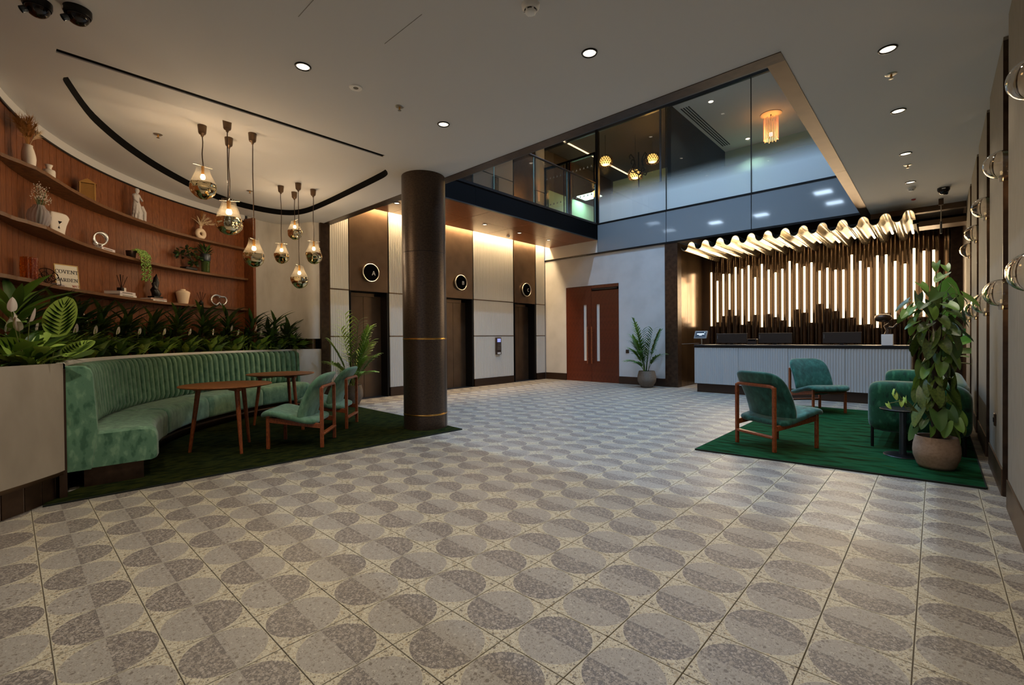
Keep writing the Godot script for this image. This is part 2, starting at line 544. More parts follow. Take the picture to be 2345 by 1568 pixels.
# ---------- the setting ----------
func build_floor() -> void:
	var f := structure("floor")
	put(bx(-1.9, 12.4, -2.5, 9.4, -0.25, -0.005), "slab", M.grout, f)
	var m := []
	for flip in [false, true]:
		var b := MB.new()
		var a := 0.148
		var c := 0.0012
		b.quad(Vector3(-a + c, 0, a - c), Vector3(a - c, 0, a - c), Vector3(a - c, 0, -a + c), Vector3(-a + c, 0, -a + c), Vector3.UP, true, flip)
		for k in 4:
			var B := Basis(Vector3.UP, k * PI / 2)
			b.quad(B * Vector3(-a + c, 0, a - c), B * Vector3(a - c, 0, a - c), B * Vector3(a, -c, a), B * Vector3(-a, -c, a), B * Vector3(0, 1, 1))
			b.quad(B * Vector3(-a, -c, a), B * Vector3(a, -c, a), B * Vector3(a, -0.006, a), B * Vector3(-a, -0.006, a), B * Vector3(0, 0, 1))
		m.append(b.mesh())
	var spots := []
	for i in range(-7, 41):
		for j in range(-9, 32):
			var x := 0.102 + 0.3 * (i + 0.5)
			var n := 0.0625 + 0.3 * (j + 0.5)
			if x < -1.8 or x > 12.3 or n < -2.4 or n > 8.75: continue
			var dep := 0.7372 * x + 0.6756 * n
			var side := 0.6756 * x - 0.7373 * n
			var seen := dep > 1.2 and absf(side) < dep * 1.13
			if x > 4.95 and n > -0.3 and n < 1.8 and x < 9.0: seen = false
			if x > 0.2 and x < 4.05 and n > 4.9: seen = false
			spots.append([dep if seen else 99.0 + dep, x, n, posmod(j, 2), posmod(i * 7 + j * 5 + i * j, 3)])
	spots.sort_custom(func(p, q): return p[0] < q[0])
	var rest := [MB.new(), MB.new(), MB.new()]
	for k in spots.size():
		var s: Array = spots[k]
		if k < 300:
			var o := put_mesh(m[s[3]], "tile", M["terrazzo_%d" % s[4]], f)
			o.position = V(s[1], s[2], 0)
		else:
			var b: MB = rest[s[4]]
			var a := 0.148
			var c := V(s[1], s[2], 0)
			b.quad(c + Vector3(-a, 0, a), c + Vector3(a, 0, a), c + Vector3(a, 0, -a), c + Vector3(-a, 0, -a), Vector3.UP, true, s[3] == 1)
			for q in 4:
				var B := Basis(Vector3.UP, q * PI / 2)
				b.quad(c + B * Vector3(-a, 0, a), c + B * Vector3(a, 0, a), c + B * Vector3(a, -0.006, a), c + B * Vector3(-a, -0.006, a), B * Vector3(0, 0, 1))
	for k in 3:
		var o := put(rest[k], "tile_field", M["terrazzo_%d" % k], f)
		o.set_meta("kind", "stuff")

func tray_outline() -> PackedVector2Array:
	var p := PackedVector2Array()
	var pts := [Vector2(0.34, 5.26), Vector2(0.37, 5.42), Vector2(0.57, 6.03), Vector2(0.78, 6.46), Vector2(0.99, 6.81), Vector2(1.26, 7.19), Vector2(1.55, 7.53), Vector2(1.88, 7.86), Vector2(2.22, 8.13), Vector2(2.58, 8.32), Vector2(2.93, 8.38), Vector2(3.2, 8.35), Vector2(3.38, 8.22), Vector2(3.47, 7.98), Vector2(3.5, 7.69), Vector2(3.5, 7.1), Vector2(3.48, 6.45), Vector2(3.44, 5.5), Vector2(3.4, 5.3), Vector2(3.28, 5.17), Vector2(3.1, 5.13), Vector2(2.0, 5.15), Vector2(0.55, 5.17), Vector2(0.4, 5.19)]
	var c := Curve2D.new()
	for i in pts.size():
		var a: Vector2 = pts[(i - 1 + pts.size()) % pts.size()]
		var b: Vector2 = pts[(i + 1) % pts.size()]
		var len1: float = (pts[i] - a).length()
		var len2: float = (b - pts[i]).length()
		var d := (b - a).normalized()
		c.add_point(pts[i], -d * len1 * 0.3, d * len2 * 0.3)
	c.add_point(pts[0])
	for i in pts.size():
		for k in 4: p.append(c.sample(i, k / 4.0))
	return p

func build_ceiling() -> void:
	var o := structure("ceiling")
	var tray := tray_outline()
	var slot := PackedVector2Array([Vector2(0.275, 4.78), Vector2(3.04, 4.78), Vector2(3.04, 4.845), Vector2(0.275, 4.845)])
	var b := MB.new()
	for half in [[-1.9, 1.9], [1.9, 4.0]]:
		var r := PackedVector2Array([Vector2(half[0], -2.5), Vector2(half[1], -2.5), Vector2(half[1], 9.4), Vector2(half[0], 9.4)])
		for p in Geometry2D.clip_polygons(r, tray):
			for q in Geometry2D.clip_polygons(p, slot): b.prism(q, HC, HC + 0.25)
	b.box(Vector3(7.3, HC + 0.125, 0.81), Vector3(6.6, 0.25, 3.364))
	put(b, "plasterboard", M.ceiling_paint, o)
	# the raised tray over the banquette: a flat lid and a dark upstand round its edge
	var lid := MB.new()
	lid.prism(PackedVector2Array([Vector2(0.2, 5.0), Vector2(3.7, 5.0), Vector2(3.7, 8.6), Vector2(0.2, 8.6)]), HC + 0.09, HC + 0.2)
	put(lid, "tray", M.ceiling_paint, o)
	var up := MB.new()
	var cen := Vector2(2.0, 6.6)
	for i in tray.size():
		var a := tray[i]
		var c := tray[(i + 1) % tray.size()]
		if (a.y + c.y) / 2 < 5.28: continue
		var a2 := a + (cen - a).normalized() * 0.006
		var c2 := c + (cen - c).normalized() * 0.006
		up.quad(V(a2.x, a2.y, HC - 0.001), V(c2.x, c2.y, HC - 0.001), V(c2.x, c2.y, HC + 0.092), V(a2.x, a2.y, HC + 0.092), V(cen.x - a.x, cen.y - a.y, 0))
		up.quad(V(a2.x, a2.y, HC - 0.001), V(c2.x, c2.y, HC - 0.001), V(c.x, c.y, HC - 0.001), V(a.x, a.y, HC - 0.001), Vector3.DOWN)
	put(up, "tray_edge", M.fascia_black, o)
	put(bx(0.275, 3.04, 4.78, 4.845, HC + 0.01, HC + 0.08), "slot_back", M.black_matt, o)
	# hairline joints of two hatches
	var j := MB.new()
	j.box(V(1.345, 3.02, HC - 0.0005), Vector3(0.003, 0.002, 0.25))
	j.box(V(1.895, 2.75, HC - 0.0005), Vector3(0.003, 0.002, 0.45))
	put(j, "hatch_joint", M.grey_plastic, o)
	# bronze frame round the opening to the upper floor
	var t := structure("trim_1")
	put(bx(4.0, 4.14, 0.872, NE, HC - 0.006, 3.85), "edge_band", M.bronze_dark, t)
	put(bx(4.14, 4.17, 1.0, NB, HC + 0.0, 3.85), "edge_bead", M.steel_dark, t)
	put(bx(4.17, 4.2, 1.0, NB, HC + 0.03, 3.85), "edge_channel", M.black_metal, t)
	put(bx(4.14, 7.45, 0.872, 1.0, HC - 0.006, 3.85), "edge_band", M.bronze, t)
	put(bx(7.455, XD - 0.12, 0.872, 1.0, HC - 0.006, 3.85), "edge_band", M.bronze, t)
	# upper storey above the lobby: flat ceiling with square light panels, walls, and a glass edge round the opening
	var r2 := structure("ceiling_atrium")
	put(bx(-3.4, XD, -2.6, 9.4, HU + 0.02, HU + 0.25), "plasterboard", M.ceiling_paint, r2)
	var w := structure("wall_atrium")
	put(bx(-3.4, -3.2, -2.6, 9.4, 3.6, HU + 0.02), "plaster", M.plaster_white, w)
	put(bx(-3.4, 14.7, -2.8, -2.6, 3.6, HU + 0.02), "plaster", M.plaster_white, w)
	put(bx(-3.4, 3.95, 9.4, 9.6, 3.3, HU + 0.02), "plaster", M.plaster_white, w)
	put(bx(XD, XD + 0.2, -2.6, 1.0, 3.6, HU + 0.02), "plaster", M.plaster_white, w)
	put(bx(-3.3, -1.9, -2.6, 9.4, 3.35, 3.6), "floor_slab", M.ceiling_paint, w)
	var bal := thing("balustrade", "frameless glass edge guarding the upper floor opening", "balustrade", V(4.07, 0.94, 3.85))
	put(bx(-0.008, 0.008, 0.0, 5.6, 0.0, 1.1), "glass_panel", M.clear_glass, bal)
	put(bx(0.02, 6.5, -0.008, 0.008, 0.0, 1.1), "glass_panel", M.clear_glass, bal)
	var pan := [[0.02, 3.2, 0.6, "over the front of the upper floor"], [-1.95, 3.1, 0.6, "by the upper street wall, first"], [-1.95, 5.85, 0.6, "by the upper street wall, second"], [-1.95, 7.85, 0.6, "by the upper street wall, third"]]
	for q in pan:
		var o2 := thing("ceiling_panel_light", "square cool-white ceiling light panel %s" % q[3], "lamp", V(q[0], q[1], HU + 0.02), 0.0, "square light panels of the upper ceiling")
		put(bx(-q[2] / 2, q[2] / 2, -0.3, 0.3, -0.02, 0.0), "frame", M.white_paint, o2)
		put(bx(-q[2] / 2 + 0.02, q[2] / 2 - 0.02, -0.28, 0.28, -0.023, -0.019), "diffuser", M.glow_cool, o2)
		area(o2, Vector3(0, -0.03, 0), Vector3.DOWN, q[2] - 0.04, 0.56, 2.0, Color(0.8, 0.9, 1.0))
	var row := ["near", "middle", "far"]
	for i in 3:  # added lamps, unseen, giving the floor below its cool light
		for jj in 3:
			downlight(5.0 + 2.1 * i, 2.0 + 1.9 * jj, "added cool downlight high over the opening, %s row, %s" % [row[i], ["right", "centre", "left"][jj]], COOL, 60.0, HU + 0.02, Color(0.66, 0.82, 1.0))

func ribbed(x0: float, x1: float, n: float, y0: float, y1: float) -> MB:
	var b := MB.new()
	var k := maxi(1, roundi((x1 - x0) / 0.042))
	var w := (x1 - x0) / k
	var P := []
	for i in k:
		for q in 6:
			var s := q / 6.0
			var x := x0 + w * (i + s)
			var d := 0.0 if s < 0.12 or s > 0.8 else 0.011 * sin(PI * (s - 0.06) / 0.8)
			P.append(PackedVector3Array([V(x, n - d, y0), V(x, n - d, y1)]))
	P.append(PackedVector3Array([V(x1, n, y0), V(x1, n, y1)]))
	b.grid(P)
	b.box(V((x0 + x1) / 2, n + 0.012, (y0 + y1) / 2), Vector3(x1 - x0, y1 - y0, 0.02))
	return b

func build_lift_wall() -> void:
	var w := structure("wall_back")
	var bays := [[4.52, 5.36], [6.905, 7.745], [9.28, 10.15]]
	var ribs := [[4.116, 4.494], [5.4, 6.88], [7.789, 9.229], [10.209, 10.588]]
	# solid wall behind, between and above the lift openings
	var b := MB.new()
	var xs := [3.93, 4.52, 5.36, 6.905, 7.745, 9.28, 10.15, 10.64]
	for i in [0, 2, 4, 6]: b.box(V((xs[i] + xs[i + 1]) / 2, 8.56, 3.5), Vector3(xs[i + 1] - xs[i], 7.0, 0.26))
	for q in bays: b.box(V((q[0] + q[1]) / 2, 8.56, 4.575), Vector3(q[1] - q[0], 4.85, 0.26))
	b.box(V(7.3, 8.8, 3.5), Vector3(7.0, 7.0, 0.2))
	put(b, "core", M.black_metal, w)
	for r in ribs:
		put(ribbed(r[0], r[1], NE, 0.19, 1.24), "ribbed_panel", M.ribbed, w)
		put(ribbed(r[0], r[1], NE, 1.262, 2.138), "ribbed_panel", M.ribbed, w)
		put(ribbed(r[0], r[1], NE, 2.162, HS + 0.2), "ribbed_panel", M.ribbed, w)
		for y in [1.251, 2.15]: put(bx(r[0], r[1], NE - 0.008, NE + 0.03, y - 0.011, y + 0.011), "rail", M.bronze, w)
		put(bx(r[0], r[1], NE - 0.014, NE + 0.03, 0, 0.185), "skirting", M.skirting, w)
	# post at the left end
	var post := structure("trim_2")
	put(bx(3.93, 4.08, NE - 0.03, NE + 0.1, 0, HC), "post", M.bronze_dark, post)
	put(bx(4.08, 4.112, NE - 0.012, NE + 0.1, 0, HS), "inner_bead", M.bronze_mirror, post)
	var letters := ["A", "B", "C"]
	var where := ["behind the potted palm", "just right of the round column", "nearest the red double doors"]
	for i in 3:
		var q: Array = bays[i]
		var d := structure("door_%d" % (i + 2))
		put(bx(q[0] - 0.01, q[1] + 0.0, NE - 0.012, NE + 0.03, 2.15, HS + 0.2, 0.003), "portal_panel", M.bronze, d)
		put(bx(q[0], q[0] + 0.02, NE, NE + 0.27, 0, 2.15), "jamb", M.black_metal, d)
		put(bx(q[1] - 0.02, q[1], NE, NE + 0.27, 0, 2.15), "jamb", M.black_metal, d)
		put(bx(q[0], q[1] - 0.2, NE + 0.2, NE + 0.27, 2.06, 2.13), "head_rail", M.bronze, d)
		var mid: float = (q[0] + q[1]) / 2
		put(bx(q[0] + 0.02, mid - 0.004, NE + 0.25, NE + 0.28, 0.0, 2.08), "door_leaf", M.bronze, d)
		put(bx(mid + 0.004, q[1] - 0.02, NE + 0.25, NE + 0.28, 0.0, 2.08), "door_leaf", M.bronze, d)
		put(bx(q[0], q[1], NE, NE + 0.28, -0.004, 0.004), "sill", M.steel_dark, d)
		# round floor-letter sign
		var s := thing("lift_sign", "round black sign with white letter %s above the lift %s" % [letters[i], where[i]], "sign", V(mid, NE - 0.012, 2.52), 0.0, "lift letter signs")
		var disc := MB.new()
		var face := Transform3D(Basis(Vector3.RIGHT, PI / 2), Vector3.ZERO)
		disc.lathe([[0.0005, 0.05], [0.165, 0.05], [0.17, 0.045], [0.17, 0.0]], 40, face)
		put(disc, "disc", M.black_matt, s)
		var ring := MB.new()
		ring.lathe([[0.168, 0.03], [0.184, 0.03], [0.184, 0.062], [0.168, 0.062], [0.168, 0.03]], 40, face)
		put(ring, "rim", M.steel_light, s)
		var tm := TextMesh.new()
		tm.text = letters[i]
		tm.font_size = 100
		tm.pixel_size = 0.0012
		tm.depth = 0.004
		var l := put_mesh(tm, "letter", M.white_paint, s)
		l.position = Vector3(0.06, 0.0, 0.053)
	# call panel
	var c := thing("call_panel", "slim dark lift call panel with blue screen and keypad on ribbed wall", "call panel", V(8.6, NE - 0.012, 0.99))
	put(bx(-0.09, 0.09, 0.0, -0.05, -0.22, 0.22, 0.006), "body", M.monitor_shell, c)
	put(bx(-0.06, 0.06, -0.05, -0.054, 0.1, 0.19), "screen", M.glow_screen, c)
	for y in 4:
		for x in 3: put(bx(-0.05 + 0.04 * x, -0.025 + 0.04 * x, -0.05, -0.056, 0.04 - 0.045 * y, 0.065 - 0.045 * y), "key", M.grey_plastic, c)
	put(bx(-0.055, 0.055, -0.05, -0.055, -0.205, -0.165), "plate", M.white_paint, c)

func build_door_wall() -> void:
	var w := structure("wall_far")
	put(bx(XD, XD + 0.2, 7.66, 8.45, 0, 3.4), "plaster", M.plaster_white, w)
	put(bx(XD, XD + 0.2, 4.764, 6.006, 0, 3.4), "plaster", M.plaster_white, w)
	put(bx(XD, XD + 0.2, 6.006, 7.66, 2.585, 3.4), "plaster", M.plaster_white, w)
	put(bx(XD - 0.014, XD + 0.02, 7.66, 8.39, 0, 0.19), "skirting", M.skirting, w)
	put(bx(XD - 0.014, XD + 0.02, 4.764, 6.006, 0, 0.19), "skirting", M.skirting, w)
	put(bx(XD - 0.03, XD + 0.06, 1.0, 8.4, 3.395, 3.43), "shadow_channel", M.black_metal, w)
	var d := structure("door_1")
	put(bx(XD + 0.1, XD + 0.2, 6.006, 7.66, 0, 2.58), "door_void", M.black_matt, d)
	put(bx(XD + 0.0, XD + 0.05, 6.02, 6.83, 2.5, 2.58), "head_panel", M.door_wood, d)
	put(bx(XD - 0.02, XD + 0.02, 6.05, 6.8, 2.45, 2.49, 0.004), "door_closer", M.black_metal, d)
	for k in 2:
		var n0 := 6.012 if k == 0 else 6.836
		var n1 := 6.83 if k == 0 else 7.654
		var nv := 6.577 if k == 0 else 6.987
		var top := 2.43 if k == 0 else 2.575
		var leaf := MB.new()
		for q in [[n0, nv, 0.004, top], [nv + 0.095, n1, 0.004, top], [nv, nv + 0.095, 0.004, 0.56], [nv, nv + 0.095, 2.075, top]]:
			leaf.box(V(XD + 0.025, (q[0] + q[1]) / 2, (q[2] + q[3]) / 2), Vector3(0.05, q[3] - q[2], q[1] - q[0]))
		var o := put(leaf, "door_leaf", M.door_wood, d)
		var g := bx(XD + 0.02, XD + 0.028, nv, nv + 0.095, 0.56, 2.075)
		put(g, "vision_panel", M.panel_light, o)
		var hn := 6.79 if k == 0 else 6.925
		var h := MB.new()
		h.tube([V(XD - 0.06, hn, 0.49), V(XD - 0.06, hn, 1.48)], 0.017, 10)
		h.tube([V(XD, hn, 0.62), V(XD - 0.06, hn, 0.62)], 0.01, 8)
		h.tube([V(XD, hn, 1.35), V(XD - 0.06, hn, 1.35)], 0.01, 8)
		put(h, "pull_handle", M.chair_wood, o)
	var s := thing("wall_switch", "small square bronze switch plate on white wall by red doors", "switch", V(XD - 0.006, 5.765, 0.83))
	put(bx(-0.006, 0.006, -0.045, 0.045, -0.045, 0.045, 0.002), "plate", M.bronze_dark, s)
	put(bx(-0.012, -0.004, -0.02, 0.02, -0.02, 0.02, 0.002), "rocker", M.skirting, s)
	# back-painted glass band and glazed wall of the upper floor
	var g := structure("window_1")
	var ns := [1.0, 2.87, 4.73, NB, 8.39]
	for i in 4:
		put(bx(XD - 0.012, XD + 0.01, ns[i] + 0.008, ns[i + 1] - 0.008, 3.44, 4.165 if i < 3 else HS + 0.1), "spandrel_pane", M.spandrel_glass if i < 3 else M.panel_light, g)
	put(bx(XD + 0.012, XD + 0.2, 1.0, 8.4, 3.43, 4.17), "spandrel_core", M.black_matt, g)
	put(bx(XD - 0.02, XD + 0.05, 1.0, NB, 4.168, 4.205), "floor_channel", M.black_metal, g)
	put(bx(XD - 0.02, XD + 0.05, 1.0, 8.4, HU - 0.06, HU + 0.02), "head_channel", M.steel_dark, g)
	for i in 3:
		put(bx(XD - 0.004, XD + 0.012, ns[i] + 0.006, ns[i + 1] - 0.006, 4.205, HU - 0.06), "glass_pane", M.clear_glass, g)
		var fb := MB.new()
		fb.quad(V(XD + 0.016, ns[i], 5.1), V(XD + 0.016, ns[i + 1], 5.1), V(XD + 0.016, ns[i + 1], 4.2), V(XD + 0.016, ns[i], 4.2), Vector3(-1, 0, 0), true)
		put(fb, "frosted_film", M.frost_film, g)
		if i > 0: put(bx(XD - 0.006, XD + 0.02, ns[i] - 0.007, ns[i] + 0.007, 4.205, HU - 0.06), "joint", M.black_metal, g)
	put(bx(XD + 0.02, XD + 0.3, 4.8, 4.815, 4.205, HU - 0.06), "glass_fin", M.clear_glass, g)
	put(bx(XD + 0.02, XD + 0.06, 4.86, 4.9, 4.205, HU - 0.06), "mullion", M.steel_dark, g)
	put(bx(XD - 0.03, XD + 0.06, NB - 0.04, NB + 0.04, 4.18, HU), "mullion", M.black_metal, g)

func build_bridge() -> void:
	var o := structure("ceiling_bridge")
	put(bx(4.0, XD, NB + 0.05, 8.2, 3.83, HF), "slab", M.black_matt, o)
	var xs := [4.0, 5.35, 6.7, 8.05, 9.4, XD - 0.004]
	for i in 5:
		put(bx(xs[i], xs[i + 1] - 0.006, NB + 0.05, 7.42, HS, HS + 0.02), "soffit_board", M.soffit_wood, o)
		put(bx(xs[i], xs[i + 1] - 0.006, 7.426, 8.2, HS, HS + 0.02), "soffit_board", M.soffit_wood, o)
	for i in 3:
		var a := 4.0 + i * 2.207
		put(bx(a, a + 2.203, NB, NB + 0.04, HS + 0.01, HF), "fascia_panel", M.fascia_black, o)
	put(bx(4.0, XD, NB - 0.01, NB + 0.05, HS - 0.004, HS + 0.01), "edge_bead", M.steel_dark, o)
	put(bx(4.0, XD, 8.2, 8.22, HS, 4.0), "cove_upstand", M.white_paint, o)
	put(bx(4.0, XD, 8.2, 8.42, 4.0, 4.02), "cove_lid", M.white_paint, o)
	# linear lamp hidden in the slot beside the lift wall
	var l := thing("cove_lamp", "warm linear light slot washing the top of the lift wall", "lamp", V(7.3, 8.3, 3.985))
	put(bx(-3.2, 3.2, -0.03, 0.03, -0.01, 0.01), "strip", M.glow_cove, l)
	area(l, Vector3(0, -0.015, 0), Vector3.DOWN, 6.4, 0.06, 22.0, Color(1.0, 0.86, 0.66))
	# glass balustrade
	var bal := thing("balustrade", "clear glass balustrade with dark handrail along the upper bridge", "balustrade", V(4.2, NB + 0.02, HF))
	for i in 5:
		var a := 0.02 + i * 1.266
		put(bx(a, a + 1.252, -0.008, 0.008, -0.05, 1.06), "glass_panel", M.clear_glass, bal)
		var e := bx(a + 1.252, a + 1.258, -0.009, 0.009, 0.0, 1.06)
		put(e, "glass_edge", M.teal_wall, bal)
	var h := MB.new()
	h.tube([Vector3(0, 1.08, 0), Vector3(6.35, 1.08, 0)], 0.024, 12)
	put(h, "handrail", M.bronze_dark, bal)
	put(bx(0, 6.35, -0.03, 0.03, -0.02, 0.03), "shoe", M.black_metal, bal)
	# upper part of the lift wall behind the bridge
	var u := structure("wall_back_upper")
	var xs2 := [[4.1, 4.5], [5.4, 6.88], [7.79, 9.23], [10.2, 10.6]]
	for q in xs2:
		put(bx(q[0], q[1], NE - 0.02, NE + 0.03, HF, 5.37), "wall_panel", M.panel_light, u)
		put(bx(q[0], q[1], NE - 0.02, NE + 0.03, 5.395, HU), "wall_panel", M.panel_light, u)
	for q in [[4.52, 5.36], [6.905, 7.745], [9.28, 10.15]]:
		put(bx(q[0], q[1], NE - 0.014, NE + 0.03, HF, HU), "lift_surround", M.bronze_dark, u)
	var c := thing("call_panel", "small grey lift keypad on the upper landing wall behind glass", "call panel", V(8.55, NE - 0.02, 5.12))
	put(bx(-0.09, 0.09, 0.0, -0.05, -0.22, 0.22, 0.006), "body", M.steel_dark, c)
	put(bx(-0.05, 0.05, -0.05, -0.055, 0.05, 0.18), "screen", M.grey_plastic, c)

func build_upstairs() -> void:
	var f := structure("floor_upper")
	put(bx(XD + 0.05, 14.6, 0.9, 8.6, 4.0, HF), "slab", M.grey_plastic, f)
	var c := structure("ceiling_upper")
	put(bx(XD, 14.7, 0.87, 4.65, HU, HU + 0.3), "plasterboard", M.ceiling_paint, c)
	put(bx(XD, 14.7, 4.65, 8.7, HU, HU + 0.3), "brown_board", M.brown_ceiling, c)
	var dif := MB.new()
	for k in 4: dif.box(V(12.55, 4.36 + 0.06 * k, HU - 0.002), Vector3(3.0, 0.004, 0.03))
	put(dif, "slot_diffuser", M.black_matt, c)
	var w := structure("wall_upper")
	put(bx(14.53, 14.7, 0.87, 8.7, 4.0, HU + 0.3), "plaster", M.teal_wall, w)
	put(bx(XD + 0.08, 14.53, 4.64, 4.74, HF, HU), "dark_partition", M.fascia_black, w)
	put(bx(XD, 14.7, 8.42, 8.7, 4.0, HU + 0.3), "brown_wall", M.brown_ceiling, w)
	put(bx(10.75, 14.5, 8.34, 8.42, HF, 5.5), "green_lining", M.teal_wall, w)
	# light line along the ceiling of the brown room
	var cv := thing("ceiling_light_line", "thin light line along the dark ceiling of the upper room", "lamp", V(12.3, 7.66, HU - 0.01))
	put(bx(-1.75, 1.9, -0.02, 0.02, -0.01, 0.01), "strip", M.glow_cove, cv)
	area(cv, Vector3(0, -0.02, 0), Vector3.DOWN, 3.5, 0.04, 0.5, Color(1.0, 0.84, 0.6))
	# framed glazed doors at the end of the bridge
	var g := structure("door_5")
	for n in [6.7, 7.5, 7.6, 8.36]: put(bx(XD - 0.02, XD + 0.05, n - 0.025, n + 0.025, HF, 6.1), "stile", M.black_metal, g)
	for y in [HF + 0.03, 6.08]: put(bx(XD - 0.02, XD + 0.05, 6.68, 8.38, y - 0.03, y + 0.03), "frame_rail", M.black_metal, g)
	for q in [[6.72, 7.48], [7.62, 8.34]]:
		put(bx(XD, XD + 0.012, q[0], q[1], HF + 0.06, 6.05), "door_pane", M.clear_glass, g)
		var tr := MB.new()
		for y in [5.0, 5.75]:
			for k in 6:
				var n: float = q[0] + 0.08 + k * 0.12
				tr.tri(V(XD - 0.003, n - 0.025, y), V(XD - 0.003, n + 0.025, y), V(XD - 0.003, n, y + 0.06), Vector3(-1, 0, 0))
		put(tr, "safety_marks", M.white_paint, g)
	for n in [7.44, 7.66]:
		var h := MB.new()
		h.tube([V(XD - 0.06, n, 4.6), V(XD - 0.06, n, 6.0)], 0.016, 8)
		put(h, "pull_handle", M.door_wood, g)
	put(bx(XD, XD + 0.012, 6.68, 8.38, 6.12, HU - 0.06), "fanlight_pane", M.clear_glass, g)
	# lamps of the upper rooms
	var a := thing("fringed_pendant", "amber fringed drum pendant glowing in the glazed upper room", "pendant lamp", V(12.85, 3.02, 6.02))
	var fr := MB.new()
	for k in 26:
		var t := TAU * k / 26
		fr.box(Vector3(0.16 * cos(t), 0.28 + 0.02 * sin(k * 2.3), 0.16 * sin(t)), Vector3(0.022, 0.52, 0.012), 0.0, Transform3D())
	put(fr, "fringe", M.glow_amber, a)
	var ro := MB.new()
	ro.lathe([[0.0005, 0.648], [0.24, 0.648], [0.24, 0.656], [0.0005, 0.656]], 28)
	put(ro, "ceiling_rose", M.ceramic_cream, a)
	var rd := MB.new()
	rd.tube([Vector3(0, 0.5, 0), Vector3(0, 0.65, 0)], 0.012, 8)
	put(rd, "stem", M.black_metal, a)
	var bl := MB.new()
	bl.lathe([[0.0005, 0.1], [0.03, 0.12], [0.04, 0.16], [0.03, 0.2], [0.0005, 0.22]], 12)
	put(bl, "bulb", M.glow_bulb, a)
	omni(a, Vector3(0, 0.16, 0), 0.3, Color(1.0, 0.7, 0.35), 0.05)
	var gl := [[10.938, 6.634, 5.98, "left"], [12.2, 5.88, 6.2, "right"], [11.48, 6.03, 5.61, "lowest"]]
	for q in gl:
		var p := thing("crystal_globe_lamp", "golden faceted globe pendant, the %s of three in the upper room" % q[3], "pendant lamp", V(q[0] + 0.12, q[1], q[2]), 0.0, "faceted globe pendants upstairs")
		var beads := MB.new()
		var core := MB.new()
		core.lathe([[0.0005, -0.13], [0.1, -0.1], [0.15, -0.03], [0.15, 0.03], [0.1, 0.1], [0.0005, 0.13]], 16)
		put(core, "globe", M.glow_globe, p)
		for i in 18:
			for j in 5:
				var t := TAU * (i + 0.5 * (j % 2)) / 18
				var y := -0.1 + 0.05 * j
				var rr := 0.19 * sqrt(1.0 - pow(y / 0.2, 2))
				beads.box(Vector3(rr * cos(t), y, rr * sin(t)), Vector3(0.016, 0.04, 0.016))
		put(beads, "beads", M.bronze_dark, p)
		var cd := MB.new()
		cd.tube([Vector3(0, 0.13, 0), Vector3(0, HU - q[2], 0)], 0.006, 6)
		put(cd, "cord", M.black_metal, p)
		omni(p, Vector3(0, -0.26, 0), 0.5, Color(1.0, 0.75, 0.4), 0.12)
	for q in [[11.2, 3.89, "brighter"], [14.0, 3.87, "farther"]]:
		var p := thing("downlight", "%s small round downlight in the upper room's pale ceiling" % q[2], "lamp", V(q[0], q[1], HU))
		var d := MB.new()
		d.lathe([[0.0005, -0.006], [0.05, -0.006], [0.055, 0.0]], 16)
		put(d, "lens", M.glow_downlight, p)
		spot(p, Vector3(0, -0.02, 0), Vector3.DOWN, 5.0, 60.0, Color(0.92, 1.0, 0.94))
	var lp := thing("ceiling_panel_light", "bright rectangular light panel seen through the bridge doors", "lamp", V(12.3, 7.96, 5.56))
	put(bx(-0.25, 0.25, -0.3, 0.3, 0.0, 0.03), "panel", M.glow_panel, lp)
	area(lp, Vector3(0, -0.02, 0), Vector3.DOWN, 0.5, 0.6, 2.0, Color(0.8, 1.0, 0.88))
	# bentwood coat stand
	var s := thing("coat_stand", "black bentwood coat stand with curled hooks in the upper room", "coat stand", V(11.55, 5.91, HF))
	var po := MB.new()
	po.tube([Vector3(0, 0, 0), Vector3(0, 1.98, 0)], 0.018, 8)
	put(po, "pole", M.black_matt, s)
	for k in 4:
		var t := TAU * k / 4 + 0.4
		var D := Vector3(cos(t), 0, sin(t))
		var hk := MB.new()
		var pts := []
		for e in [[0.02, 1.38], [0.12, 1.44], [0.2, 1.56], [0.13, 1.68], [0.16, 1.8], [0.26, 1.88], [0.31, 1.82], [0.28, 1.76]]: pts.append(D * e[0] + Vector3(0, e[1], 0))
		hk.tube(pts, 0.017, 6)
		pts = []
		for e in [[0.02, 1.5], [0.14, 1.42], [0.24, 1.4], [0.28, 1.47]]: pts.append(D * e[0] + Vector3(0, e[1], 0))
		hk.tube(pts, 0.014, 6)
		put(hk, "hook", M.black_matt, s)
		var ft := MB.new()
		ft.tube([D * 0.3 + Vector3(0, 0.015, 0), D * 0.2 + Vector3(0, 0.16, 0), Vector3(0, 0.4, 0)], 0.014, 6)
		put(ft, "foot", M.black_matt, s)

